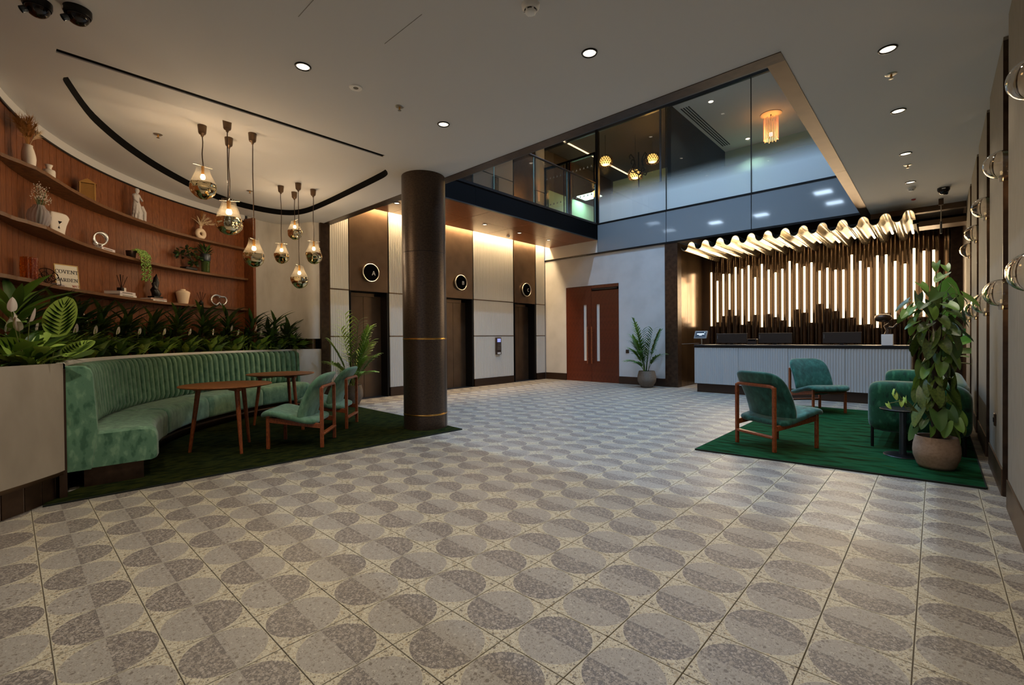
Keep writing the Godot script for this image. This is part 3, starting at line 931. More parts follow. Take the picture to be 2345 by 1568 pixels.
func build_reception_niche() -> void:
	var w := structure("wall_niche")
	# bronze return post and side lining
	put(bx(XD - 0.02, XD + 0.2, 4.456, 4.764, 0, 3.39), "post", M.bronze_dark, w)
	for q in [[XD + 0.2, 11.18], [11.185, 11.74], [11.745, 12.3]]:
		put(bx(q[0], q[1] - 0.003, 4.456, 4.52, 1.02, 3.39), "lining_panel", M.bronze_mirror, w)
		put(bx(q[0], q[1] - 0.003, 4.456, 4.52, 0, 1.015), "lining_panel", M.bronze_mirror, w)
	put(bx(12.3, 12.45, -0.6, 4.6, 0, 3.6), "backing", M.black_metal, w)
	put(bx(XD, 12.4, -0.6, 4.6, 3.42, 3.6), "niche_lid", M.black_metal, w)
	# corrugated bronze lining, one groove behind each light tube
	var P := []
	for i in 31 * 8 + 1:
		var s := i / 8.0
		var n := 4.226 + 0.07225 - s * 0.1445
		var d := 0.035 * (0.5 + 0.5 * cos(TAU * s))
		P.append(PackedVector3Array([V(12.26 - d, n, 0.0), V(12.26 - d, n, 3.42)]))
	var c := MB.new()
	c.grid(P)
	put(c, "corrugated_lining", M.flute_metal, w)
	put(bx(12.2, 12.3, 4.3, 4.456, 0, 3.42), "lining_panel", M.flute_metal, w)
	put(bx(12.05, 12.3, -0.36, -0.2, 0, 3.42), "lining_panel", M.bronze_dark, w)
	put(bx(XD, 12.3, -0.5, -0.36, 0, 3.42), "lining_panel", M.bronze_dark, w)
	# bulkhead above the right end of the counter
	var b := structure("trim_3")
	put(bx(10.5, 10.62, -0.5, 0.872, 3.26, HC + 0.2), "bulkhead", M.bronze, b)
	put(bx(10.56, 10.62, -0.5, 0.3, 3.1, 3.16), "shadow_slot", M.black_matt, b)
	put(bx(10.5, 10.9, -0.5, 0.22, 3.02, 3.11), "shutter_box", M.bronze, b)

func build_right_wall() -> void:
	var w := structure("wall_right")
	put(bx(1.9, 12.0, -0.72, -0.56, 0, 3.6), "backing", M.bronze_dark, w)
	for k in 6:
		var x0 := 4.93 + 1.49 * (k - 2)
		var x1 := minf(x0 + 1.16, XD - 0.02)
		put(bx(x0, x1, -0.56, -0.36, 0.2, HC), "wall_panel", M.plaster_trowel, w)
		put(bx(x0 + 0.0, x1, -0.56, -0.352, 0, 0.195), "skirting", M.bronze, w)
		put(bx(x0 - 0.012, x0, -0.56, -0.358, 0, HC - 0.03), "end_face", M.bronze_dark, w)
		if k == 0: continue
		for lvl in 2:
			var y := 2.38 if lvl == 0 else 1.48
			var far: String = ["", "nearest", "second nearest", "third", "fourth", "farthest"][k]
			var g := thing("globe_lamp", "clear glass globe lamp in the %s wall slot, %s of its pair" % [far, "upper" if lvl == 0 else "lower"], "wall lamp", V(x0 - 0.2, -0.335, y), 0.0, "glass globe wall lamps")
			var s := MB.new()
			var prof := []
			for i in 17:
				var a := -PI / 2 + PI * i / 16
				prof.append([maxf(0.095 * cos(a), 0.0005), 0.095 * sin(a)])
			s.lathe(prof, 32)
			var inner := []
			for e in prof: inner.append([maxf(e[0] * 0.95, 0.0005), e[1] * 0.95])
			s.lathe(inner, 32, Transform3D(), true)
			put(s, "globe", M.globe_glass, g)
			var cup := MB.new()
			cup.lathe([[0.0005, -0.12], [0.012, -0.12], [0.014, -0.09], [0.009, -0.075], [0.0005, -0.075]], 14)
			put(cup, "socket", M.steel_light, g)
			var bulb := MB.new()
			bulb.lathe([[0.0005, -0.075], [0.005, -0.072], [0.006, -0.05], [0.0005, -0.045]], 10)
			put(bulb, "bulb", M.glow_small, g)
			var arm := MB.new()
			arm.tube([Vector3(0, -0.112, 0), Vector3(0, -0.112, 0.225)], 0.006, 8)
			put(arm, "arm", M.bronze_dark, g)
			omni(g, Vector3(0, -0.12, 0.15), 0.03, Color(1.0, 0.82, 0.56), 0.02)
	var sk := thing("wall_socket", "small dark floor-level switch plate on the plaster wall panel", "switch", V(5.46, -0.36, 0.49))
	put(bx(-0.03, 0.03, 0.0, 0.012, -0.05, 0.05, 0.003), "plate", M.bronze_dark, sk)
	put(bx(-0.012, 0.012, 0.01, 0.018, -0.02, 0.02, 0.002), "rocker", M.black_metal, sk)

func build_left_wall() -> void:
	var w := structure("wall_left")
	var P := []
	var Q := []
	for i in 49:
		var a := -2.0 + i * (75.0 / 48)
		P.append(PackedVector3Array([arcw(a, RW + 0.03, 0), arcw(a, RW + 0.03, 3.6)]))
	var b := MB.new()
	b.grid(P)
	put(b, "core", M.black_matt, w)
	# plaster upstand above the timber
	P.clear()
	for i in 49:
		var a := -2.0 + i * (75.0 / 48)
		P.append(PackedVector3Array([arcw(a, RW - 0.005, 3.25), arcw(a, RW - 0.005, HC)]))
	var up := MB.new()
	up.grid(P)
	put(up, "upstand", M.ceiling_paint, w)
	# vertical timber slats
	var sw := deg_to_rad(74.2) * RW / 88
	var slat := MB.new()
	slat.box(Vector3(0, 1.625, 0), Vector3(sw - 0.0008, 3.25, 0.02), 0.0006)
	var sm := slat.mesh()
	for i in 88:
		var a := -1.5 + 74.2 * (i + 0.5) / 88
		var o := put_mesh(sm, "slat", [M.wall_wood_a, M.wall_wood_b, M.wall_wood_c, M.wall_wood_a, M.wall_wood_c][(i * 7 + i / 3) % 5], w)
		o.position = arcw(a, RW + 0.008 + 0.0015 * (i % 2), 0)
		o.rotation.y = -deg_to_rad(a) + PI / 2
	# dark cap and end panel
	var cap := MB.new()
	P.clear()
	for i in 49:
		var a := -1.5 + i * (74.4 / 48)
		P.append(PackedVector3Array([arcw(a, RW - 0.018, 3.235), arcw(a, RW - 0.018, 3.252)]))
		Q.append(PackedVector3Array([arcw(a, RW + 0.01, 3.235), arcw(a, RW - 0.018, 3.235)]))
	cap.grid(P)
	cap.grid(Q)
	put(cap, "cap_strip", M.black_metal, w)
	var e := MB.new()
	e.box(Vector3(0, 1.64, 0), Vector3(0.05, 3.28, 0.26), 0.003)
	var eo := put(e, "end_panel", M.wall_wood_b, w)
	eo.position = arcw(73.0, RW - 0.11, 0)
	eo.rotation.y = -deg_to_rad(73.0) + PI / 2
	# straight run out of the frame on the left
	put(bx(-0.2, -0.14, 3.9, 4.75, 0, HC), "side_slab", M.wall_wood_b, w)
	put(bx(-1.9, -0.14, 3.85, 4.0, 0, 3.6), "plaster", M.plaster_dimmed, w)
	# plaster wall between the timber and the lifts, with its rounded nib
	var pp := [arcw(73.6, RW + 0.0, 0), V(3.05, 8.98, 0), V(3.3, 9.05, 0), V(3.46, 9.02, 0), V(3.6, 8.9, 0), V(3.69, 8.72, 0), V(3.76, 8.52, 0), V(3.83, 8.44, 0), V(3.94, 8.425, 0)]
	var c3 := Curve3D.new()
	for i in pp.size():
		var d: Vector3 = (pp[mini(i + 1, pp.size() - 1)] - pp[maxi(i - 1, 0)]) * 0.16
		c3.add_point(pp[i], -d, d)
	var R1 := []
	var R2 := []
	var R3 := []
	for i in 41:
		var p := c3.samplef(i * (pp.size() - 1) / 40.0)
		R1.append(PackedVector3Array([Vector3(p.x, 1.21, p.z), Vector3(p.x, HC, p.z)]))
		R2.append(PackedVector3Array([Vector3(p.x, 0.0, p.z - 0.04), Vector3(p.x, 1.21, p.z - 0.04)]))
		R3.append(PackedVector3Array([Vector3(p.x, 1.21, p.z - 0.04), Vector3(p.x, 1.21, p.z)]))
	var pl := MB.new()
	pl.grid(R1)
	pl.grid(R3)
	put(pl, "plaster", M.plaster_grey, w)
	var pl2 := MB.new()
	pl2.grid(R2)
	put(pl2, "bronze_band", M.bronze_mirror, w)
	put(bx(2.6, 4.0, 9.1, 9.2, 0, 3.6), "backing", M.black_matt, w)
	put(bx(3.86, 3.98, NE + 0.05, 9.15, 0, 3.6), "backing", M.black_matt, w)
	put(bx(-0.4, 2.9, 9.2, 9.3, 0, 3.6), "backing", M.black_matt, w)
	# shelves: front edges vary in depth as they run round the wall
	var rad := [[[-1.0, 4.15], [8.0, 4.15], [12.0, 4.13], [14.0, 4.05], [16.0, 3.98], [18.5, 3.95], [22.0, 3.935], [28.0, 3.93], [36.0, 3.94], [44.0, 3.94], [54.0, 3.99], [62.0, 4.0], [72.4, 4.02]],
		[[-1.0, 4.15], [8.0, 4.14], [12.0, 4.08], [14.5, 4.0], [17.0, 3.94], [21.0, 3.93], [30.0, 3.94], [40.0, 3.95], [52.0, 3.98], [62.0, 4.0], [72.4, 4.04]],
		[[-1.0, 4.15], [7.0, 4.12], [10.0, 4.05], [13.0, 3.98], [18.0, 3.96], [30.0, 3.88], [40.0, 3.88], [52.0, 3.98], [62.0, 4.0], [72.4, 4.06]]]
	var hs := [2.76, 2.25, 1.735]
	var nm := ["topmost", "middle", "lowest"]
	for k in 3:
		var poly := PackedVector2Array()
		for i in 75:
			var a: float = -1.0 + i * (73.4 / 74)
			var q: Array = rad[k]
			var r := 4.0
			for j in q.size() - 1:
				if a >= q[j][0] and a <= q[j + 1][0]:
					r = lerpf(q[j][1], q[j + 1][1], smoothstep(0.0, 1.0, (a - q[j][0]) / (q[j + 1][0] - q[j][0])))
			var p := arcw(a, r, 0)
			poly.append(Vector2(p.x, -p.z))
		for i in 75:
			var p := arcw(72.4 - i * (73.4 / 74), RW - 0.004, 0)
			poly.append(Vector2(p.x, -p.z))
		var sh := MB.new()
		sh.prism(poly, hs[k] - 0.032, hs[k])
		tag(put(sh, "curved_shelf", M.shelf_wood), "%s of three long curved timber shelves on the slatted wall" % nm[k], "shelf", "curved timber shelves")

func build_entrance() -> void:
	# glazed street front behind the camera
	var w := structure("wall_front")
	put(bx(-1.95, -1.8, -2.5, 4.0, 3.05, 3.6), "header", M.plaster_dimmed, w)
	put(bx(-1.95, -1.8, -2.5, -2.2, 0, 3.05), "pier", M.plaster_dimmed, w)
	put(bx(-1.95, -1.8, 3.7, 4.0, 0, 3.05), "pier", M.plaster_dimmed, w)
	put(bx(-1.95, 2.1, -2.6, -2.45, 0, 3.6), "side_wall", M.plaster_dimmed, w)
	put(bx(1.9, 2.1, -2.5, -0.5, 0, 3.6), "side_wall", M.plaster_dimmed, w)
	var g := structure("window_2")
	for i in 5: put(bx(-1.9, -1.84, -2.2 + 1.475 * i - 0.03, -2.2 + 1.475 * i + 0.03, 0, 3.05), "mullion", M.black_metal, g)
	for i in 4: put(bx(-1.875, -1.865, -2.2 + 1.475 * i + 0.03, -2.2 + 1.475 * (i + 1) - 0.03, 0.0, 3.05), "glass_pane", M.clear_glass, g)

func build_column() -> void:
	var o := thing("column", "round dark bronze column with two thin brass rings rising to the ceiling", "column", V(3.8, 5.07, 0))
	var R := 0.288
	for q in [[0.0, 0.19, "drum"], [0.21, 1.18, "drum"], [1.2, 2.32, "drum"], [2.326, HC, "drum"]]:
		var b := MB.new()
		b.lathe([[R - 0.002, q[0]], [R, q[0] + 0.003], [R, q[1] - 0.003], [R - 0.002, q[1]]], 64)
		put(b, q[2], M.bronze_column, o)
	for y in [0.2, 1.19]:
		var b := MB.new()
		b.lathe([[R - 0.004, y - 0.011], [R + 0.0015, y - 0.009], [R + 0.0015, y + 0.009], [R - 0.004, y + 0.011]], 64)
		put(b, "brass_ring", M.brass, o)
	var c := MB.new()
	c.lathe([[R - 0.006, 0.01], [R - 0.006, HC - 0.01]], 48)
	put(c, "core", M.black_metal, o)
	# vertical seam of the cladding
	var s := MB.new()
	var a := deg_to_rad(62)
	s.box(Vector3((R) * cos(a), 1.67, (R) * sin(a)), Vector3(0.003, 3.3, 0.003))
	put(s, "seam", M.steel_dark, o)

# ---------- furniture ----------
func build_banquette() -> void:
	var t0 := 3.6
	var t1 := 80.0
	# rug under the seating
	var rug := thing("rug", "dark moss green rug under the banquette, cafe tables and column", "rug")
	var rp := PackedVector2Array([Vector2(0.16, 4.75), Vector2(2.2, 4.63), Vector2(4.0, 4.57), Vector2(4.08, 5.6), Vector2(4.15, 7.6), Vector2(4.17, 8.2), Vector2(3.4, 8.3)])
	for i in 13:
		var p := arcb(76.0 - i * 6.0, 3.78, 0)
		rp.append(Vector2(p.x, -p.z))
	rp.append(Vector2(0.2, 4.9))
	var r := MB.new()
	r.prism(rp, 0.0, 0.014)
	put(r, "pile", M.rug_moss, rug)
	var rb := MB.new()
	for i in 5:
		var a := rp[i]
		var c := rp[i + 1]
		rb.box(Vector3.ZERO, Vector3(a.distance_to(c), 0.012, 0.02), 0.0, Transform3D(Basis(Vector3.UP, atan2(c.y - a.y, c.x - a.x)), V((a.x + c.x) / 2, (a.y + c.y) / 2, 0.006)))
	put(rb, "binding", M.rug_edge, rug)
	# banquette
	var o := thing("banquette", "long curved sage green velvet banquette with channelled back below the planting", "sofa")
	var P := []
	var base := MB.new()
	for i in 33:
		var a := lerpf(t0 + 0.4, t1, i / 32.0)
		P.append(PackedVector3Array([arcb(a, 3.75, 0.0), arcb(a, 3.37, 0.0), arcb(a, 3.37, 0.17), arcb(a, 3.75, 0.17)]))
	base.grid(P, false, false, true)
	base.quad(P[0][0], P[0][1], P[0][2], P[0][3], Vector3(0, 0, 1))
	put(base, "plinth", M.bronze_dark, o)
	# seat cushions
	var cuts := [t0, 25.0, 44.4, 63.8, t1]
	for k in 4:
		var b := MB.new()
		P = []
		var prof := [[3.74, 0.165], [3.5, 0.165], [3.3, 0.165], [3.272, 0.175], [3.262, 0.2], [3.262, 0.3], [3.264, 0.38], [3.278, 0.425], [3.31, 0.446], [3.4, 0.455], [3.55, 0.452], [3.74, 0.45]]
		for i in 25:
			var u := i / 24.0
			var a := lerpf(cuts[k] + 0.06, cuts[k + 1] - 0.06, u)
			var ed: float = minf(u, 1.0 - u) * (cuts[k + 1] - cuts[k])
			var sh := 0.018 * pow(maxf(0.0, 1.0 - ed / 0.5), 2)
			var row := PackedVector3Array()
			for q in prof: row.append(arcb(a, q[0] + (sh if q[0] < 3.5 else 0.0), q[1] - (sh if q[1] > 0.3 else 0.0)))
			P.append(row)
		b.grid(P, false, false, true)
		for e in [0, 24]:
			for j in range(1, prof.size() - 1): b.tri(P[e][0], P[e][j], P[e][j + 1], arcb(cuts[k], 3.5, 0) - arcb(cuts[k + 1], 3.5, 0) if e == 0 else arcb(cuts[k + 1], 3.5, 0) - arcb(cuts[k], 3.5, 0))
		put(b, "seat_cushion", M.velvet_warm_lit, o)
	# back: one padded channel after another
	var K := 50
	var step := (t1 - t0 - 0.6) / K
	var half := deg_to_rad(step) / 2
	var prof2 := [[3.705, 0.44, 0.2], [3.68, 0.47, 0.7], [3.672, 0.52, 1.0], [3.682, 0.65, 1.0], [3.694, 0.8, 1.0], [3.703, 0.9, 1.0], [3.715, 0.955, 0.95], [3.735, 0.985, 0.9], [3.77, 0.998, 0.7], [3.82, 0.995, 0.4]]
	var ch := MB.new()
	P = []
	for i in 9:
		var u := -1.0 + 2.0 * i / 8
		var bulge := 0.04 * sqrt(maxf(0.0, 1.0 - u * u))
		var row := PackedVector3Array()
		for q in prof2:
			var rr: float = q[0] + 0.035 - bulge * q[2]
			var yy: float = q[1] - (0.04 - bulge) * (0.6 if q[1] > 0.94 else 0.0)
			row.append(Vector3(-rr * cos(u * half), yy, -rr * sin(u * half)))
		P.append(row)
	ch.grid(P)
	var cm := ch.mesh()
	for k in K:
		var c := put_mesh(cm, "back_channel", M.velvet_warm_lit, o)
		c.position = V(CB.x, CB.y, 0)
		c.rotation.y = -deg_to_rad(t0 + 0.6 + step * (k + 0.5))
	# upholstered near end of the back and the far end
	for q in [[t0, 0.5, 1], [t1 + 0.05, -0.1, 1]]:
		var b := MB.new()
		var sec := [[3.845, 0.165], [3.7, 0.165], [3.66, 0.44], [3.655, 0.46], [3.66, 0.5], [3.685, 0.93], [3.7, 0.97], [3.735, 0.995], [3.845, 1.0]]
		P = []
		for a in [q[0], q[0] + 0.15, q[0] + 0.45, q[0] + 0.6]:
			var row := PackedVector3Array()
			var s := 0.0 if a > q[0] + 0.1 else 0.008
			for e in sec: row.append(arcb(a, e[0] + s, e[1] - s))
			P.append(row)
		b.grid(P, false, false, true)
		for j in range(1, sec.size() - 1):
			b.tri(P[0][0], P[0][j], P[0][j + 1], Vector3(0, 0, 1) if q[0] < 40 else Vector3(-1, 0, 0))
			b.tri(P[3][0], P[3][j], P[3][j + 1], Vector3(0, 0, -1) if q[0] < 40 else Vector3(1, 0, 0))
		put(b, "end_cap", M.velvet_warm_lit, o)
	var bk := MB.new()
	P = []
	for i in 33:
		var a := lerpf(t0, t1, i / 32.0)
		P.append(PackedVector3Array([arcb(a, 3.84, 0.0), arcb(a, 3.84, 0.985), arcb(a, 3.76, 0.985), arcb(a, 3.76, 0.3)]))
	bk.grid(P)
	put(bk, "back_board", M.black_matt, o)
	# planter behind it: ledge, soil and the plaster front at its near end
	var pl := thing("planter", "curved plaster planter trough behind the banquette with bronze slatted foot", "planter")
	P = []
	for i in 41:
		var a := lerpf(t0 - 1.2, t1 + 5.0, i / 40.0)
		P.append(PackedVector3Array([arcb(a, 3.85, 0.3), arcb(a, 3.85, 1.018), arcb(a, 3.858, 1.025), arcb(a, 3.9, 1.025), arcb(a, 3.905, 1.018), arcb(a, 3.905, 0.8)]))
	var led := MB.new()
	led.grid(P, false, false, true)
	put(led, "ledge", M.white_paint, pl)
	var soil := PackedVector2Array()
	for i in 31:
		var p := arcb(t0 - 1.2 + i * 2.75, 3.9, 0)
		soil.append(Vector2(p.x, -p.z))
	for i in 31:
		var p := arcw(72.5 - i * 2.43, RW - 0.01, 0)
		soil.append(Vector2(p.x, -p.z))
	soil.append_array(PackedVector2Array([Vector2(-0.13, 4.5), Vector2(0.0, 4.6), Vector2(0.15, 4.75)]))
	var so := MB.new()
	so.prism(soil, 0.86, 0.94)
	put(so, "soil", M.soil, pl)
	var fr := [Vector2(-0.14, 4.4), Vector2(-0.03, 4.5), Vector2(0.08, 4.61), Vector2(0.17, 4.71), Vector2(0.24, 4.79), Vector2(0.285, 4.86)]
	P = []
	for q in fr: P.append(PackedVector3Array([V(q.x, q.y + 0.03, 0.215), V(q.x, q.y, 0.22), V(q.x, q.y, 1.03), V(q.x - 0.02, q.y + 0.035, 1.03), V(q.x - 0.02, q.y + 0.035, 0.8)]))
	var pf := MB.new()
	pf.grid(P)
	put(pf, "plaster_front", M.plaster_dimmed, pl)
	put(bx(0.255, 0.298, 4.86, 5.12, 0.0, 0.98), "corner_strip", M.skirting, pl)
	var tr := MB.new()
	P = []
	for q in fr: P.append(PackedVector3Array([V(q.x - 0.01, q.y + 0.06, 0.185), V(q.x, q.y + 0.01, 0.19), V(q.x, q.y + 0.01, 0.222)]))
	tr.grid(P)
	put(tr, "foot_bead", M.bronze, pl)
	for i in 5:
		var a: Vector2 = fr[i] + Vector2(-0.015, 0.1)
		var c: Vector2 = fr[i + 1] + Vector2(-0.015, 0.1)
		var s := MB.new()
		s.box(Vector3.ZERO, Vector3(a.distance_to(c) - 0.004, 0.19, 0.02), 0.002, Transform3D(Basis(Vector3.UP, atan2(c.y - a.y, c.x - a.x)), V((a.x + c.x) / 2, (a.y + c.y) / 2, 0.095)))
		put(s, "foot_slat", M.bronze_dark, pl)
		var sm := MB.new()
		sm.box(V(a.x, a.y - 0.012, 0.095), Vector3(0.003, 0.185, 0.003))
		put(sm, "foot_seam", M.steel_light, pl)
	# low plaster pier closing the far end of the seat
	var pier := MB.new()
	pier.prism(PackedVector2Array([Vector2(3.52, 8.47), Vector2(3.93, 8.4), Vector2(3.93, 8.6), Vector2(3.5, 8.62)]), 0.0, 1.02)
	put(pier, "end_pier", M.plaster_grey, pl)

func leg_bar(b: MB, p0: Vector3, p1: Vector3, w: float, d: float) -> void:
	var y := (p1 - p0)
	var L := y.length()
	y /= L
	var x := Vector3.RIGHT - y * y.x
	if x.length() < 0.3: x = Vector3(0, 0, 1) - y * y.z
	x = x.normalized()
	b.box(Vector3.ZERO, Vector3(w, L, d), 0.004, Transform3D(Basis(x, y, x.cross(y)), (p0 + p1) / 2))

func make_chair(label: String, at: Vector3, face: Vector2, vel: Material, group: String) -> void:
	# local +z is the front
	var o := thing("lounge_chair", label, "chair", at, atan2(face.x, -face.y), group)
	var W := 0.245
	for s in [-1.0, 1.0]:
		var b := MB.new()
		leg_bar(b, Vector3(s * W, 0, 0.275), Vector3(s * W, 0.36, 0.275), 0.03, 0.034)
		put(b, "leg", M.chair_wood, o)
		b = MB.new()
		leg_bar(b, Vector3(s * W, 0, -0.285), Vector3(s * W, 0.655, -0.285), 0.03, 0.036)
		put(b, "leg", M.chair_wood, o)
		b = MB.new()
		leg_bar(b, Vector3(s * W, 0.235, -0.28), Vector3(s * W, 0.315, 0.275), 0.024, 0.055)
		put(b, "side_rail", M.chair_wood, o)
	var t := MB.new()
	t.tube([Vector3(-W, 0.63, -0.285), Vector3(-W + 0.015, 0.652, -0.287), Vector3(-W + 0.05, 0.66, -0.29), Vector3(W - 0.05, 0.66, -0.29), Vector3(W - 0.015, 0.652, -0.287), Vector3(W, 0.63, -0.285)], 0.019, 8)
	put(t, "top_rail", M.chair_wood, o)
	t = MB.new()
	leg_bar(t, Vector3(-W, 0.145, -0.285), Vector3(W, 0.145, -0.285), 0.05, 0.024)
	put(t, "stretcher", M.chair_wood, o)
	t = MB.new()
	leg_bar(t, Vector3(-W, 0.315, 0.26), Vector3(W, 0.315, 0.26), 0.05, 0.024)
	put(t, "front_rail", M.chair_wood, o)
	var se := MB.new()
	se.sq(Vector3(0.61, 0.62, 0.085), 0.32, 0.55, 56, 14, func(p: Vector3) -> Vector3:
		var z := p.y * 0.97
		var f := z / 0.3
		var y := 0.345 + 0.05 * f + 0.016 * sin(f * 2.4) - 0.05 * pow(maxf(0.0, f - 0.55) / 0.45, 2.0) - 0.012 * (1.0 - pow(p.x / 0.29, 2)) * (1.0 - f * f)
		return Vector3(p.x, y + p.z, z + 0.06))
	put(se, "seat", vel, o)
	var ba := MB.new()
	ba.sq(Vector3(0.6, 0.62, 0.085), 0.42, 0.6, 56, 14, func(p: Vector3) -> Vector3:
		var u := p.y / 0.285
		var lean := 0.4
		var y := 0.52 + p.y * cos(lean) + p.z * sin(lean)
		var z := -0.168 - p.y * sin(lean) + p.z * cos(lean) + 0.045 * pow(p.x / 0.28, 2) - 0.05 * u * u + 0.012
		return Vector3(p.x, y, z))
	put(ba, "backrest", vel, o)

func make_table(label: String, at: Vector3, turn: float) -> void:
	var o := thing("cafe_table", label, "table", at, turn, "round three-legged cafe tables")
	var b := MB.new()
	b.lathe([[0.0005, 0.672], [0.3, 0.672], [0.36, 0.676], [0.43, 0.69], [0.438, 0.695], [0.438, 0.701], [0.434, 0.705], [0.0005, 0.705]], 56)
	put(b, "table_top", M.table_wood, o)
	for k in 3:
		var a := TAU * k / 3
		var D := Vector3(cos(a), 0, sin(a))
		var l := MB.new()
		l.tube([D * 0.343 + Vector3(0, 0.0, 0), D * 0.3 + Vector3(0, 0.33, 0), D * 0.258 + Vector3(0, 0.665, 0)], [0.015, 0.021, 0.025], 14)
		put(l, "leg", M.chair_wood, o)
		var q := MB.new()
		q.box(Vector3(0.2, 0.66, 0), Vector3(0.2, 0.028, 0.05), 0.004, Transform3D(Basis(Vector3.UP, -a), Vector3.ZERO))
		put(q, "bearer", M.chair_wood, o)

func build_furniture_left() -> void:
	make_table("round walnut cafe table in front, nearest the banquette's near end", V(1.6, 5.66, 0.014), 0.618)
	make_table("round walnut cafe table farther back, beside the banquette's far half", V(2.63, 6.88, 0.014), 0.815)
	make_chair("sage green velvet lounge chair at the nearer cafe table", V(2.262, 5.32, 0.014), Vector2(-0.75, 0.66), M.velvet_warm_lit, "velvet lounge chairs by the cafe tables")
	make_chair("sage green velvet lounge chair at the farther cafe table", V(2.975, 6.1, 0.014), Vector2(-0.72, 0.69), M.velvet_warm_lit, "velvet lounge chairs by the cafe tables")

func build_furniture_right() -> void:
	var rug := thing("rug", "bright green velvet-pile rug under the sofa and two armchairs", "rug")
	var rp := PackedVector2Array([Vector2(4.87, 1.86), Vector2(5.06, -0.28), Vector2(9.05, -0.28), Vector2(9.05, 1.86)])
	var r := MB.new()
	r.prism(rp, 0.0, 0.016)
	put(r, "pile", M.rug_green, rug)
	var rb := MB.new()
	for i in 4:
		var a := rp[i]
		var c := rp[(i + 1) % 4]
		rb.box(Vector3.ZERO, Vector3(a.distance_to(c), 0.014, 0.022), 0.0, Transform3D(Basis(Vector3.UP, atan2(c.y - a.y, c.x - a.x)), V((a.x + c.x) / 2, (a.y + c.y) / 2, 0.0075)))
	put(rb, "binding", M.rug_edge, rug)
	make_chair("emerald velvet lounge chair seen from behind at the rug's corner", V(5.575, 1.27, 0.016), Vector2(0.86, -0.5), M.velvet_cool_lit, "emerald lounge chairs on the green rug")
	make_chair("blue-green velvet lounge chair facing the camera before the reception desk", V(8.56, 1.38, 0.016), Vector2(-0.72, -0.69), M.velvet_cool_lit, "emerald lounge chairs on the green rug")
	# sofa along the right wall: near arm at x 6.12, far arm at x 8.55
	var o := thing("sofa", "deep green velvet tub sofa with rounded arms against the plaster wall", "sofa", V(7.33, 0.14, 0.016))
	var bent := func(p: Vector3) -> Vector3: return p
	for s in [-1.0, 1.0]:
		var arm := MB.new()
		arm.sq(Vector3(0.8, 0.53, 0.28), 0.3, 0.5, 64, 16, func(p: Vector3) -> Vector3: return Vector3(s * 1.08 + p.z, 0.43 + p.y - (0.05 * pow(maxf(0.0, p.x / 0.4 - 0.4) / 0.6, 2.0) if p.y > 0 else 0.0), p.x))
		put(arm, "arm", M.velvet_sofa, o)
	var back := MB.new()
	back.sq(Vector3(2.1, 0.53, 0.26), 0.2, 0.5, 64, 16, func(p: Vector3) -> Vector3: return Vector3(p.x, 0.43 + p.y, 0.27 + p.z))
	put(back, "backrest", M.velvet_sofa, o)
	for s in [-1.0, 1.0]:
		var seat := MB.new()
		seat.sq(Vector3(0.95, 0.62, 0.2), 0.2, 0.5, 56, 14, func(p: Vector3) -> Vector3: return Vector3(s * 0.475 + p.x, 0.34 + p.z, -0.1 + p.y))
		put(seat, "seat_cushion", M.velvet_sofa, o)
	put(bx(-1.1, 1.1, -0.3, 0.36, 0.17, 0.26, 0.01), "frame", M.velvet_sofa, o)
	for x in [-1.15, 1.15]:
		for z in [-0.36, 0.34]:
			var l := MB.new()
			l.tube([Vector3(x, 0, z), Vector3(x, 0.22, z)], 0.014, 8)
			put(l, "leg", M.black_metal, o)
	# side table
	var t := thing("side_table", "small round black pedestal side table beside the climbing plant", "table", V(5.87, 0.24, 0.016))
	var b := MB.new()
	b.lathe([[0.0005, 0.44], [0.17, 0.44], [0.178, 0.446], [0.178, 0.452], [0.174, 0.457], [0.0005, 0.457]], 36)
	put(b, "table_top", M.black_metal, t)
	b = MB.new()
	b.tube([Vector3(0, 0.01, 0), Vector3(0, 0.445, 0)], 0.028, 14)
	put(b, "post", M.steel_dark, t)
	b = MB.new()
	b.lathe([[0.15, 0.0], [0.15, 0.01], [0.04, 0.016], [0.0005, 0.016]], 32)
	put(b, "base", M.black_metal, t)

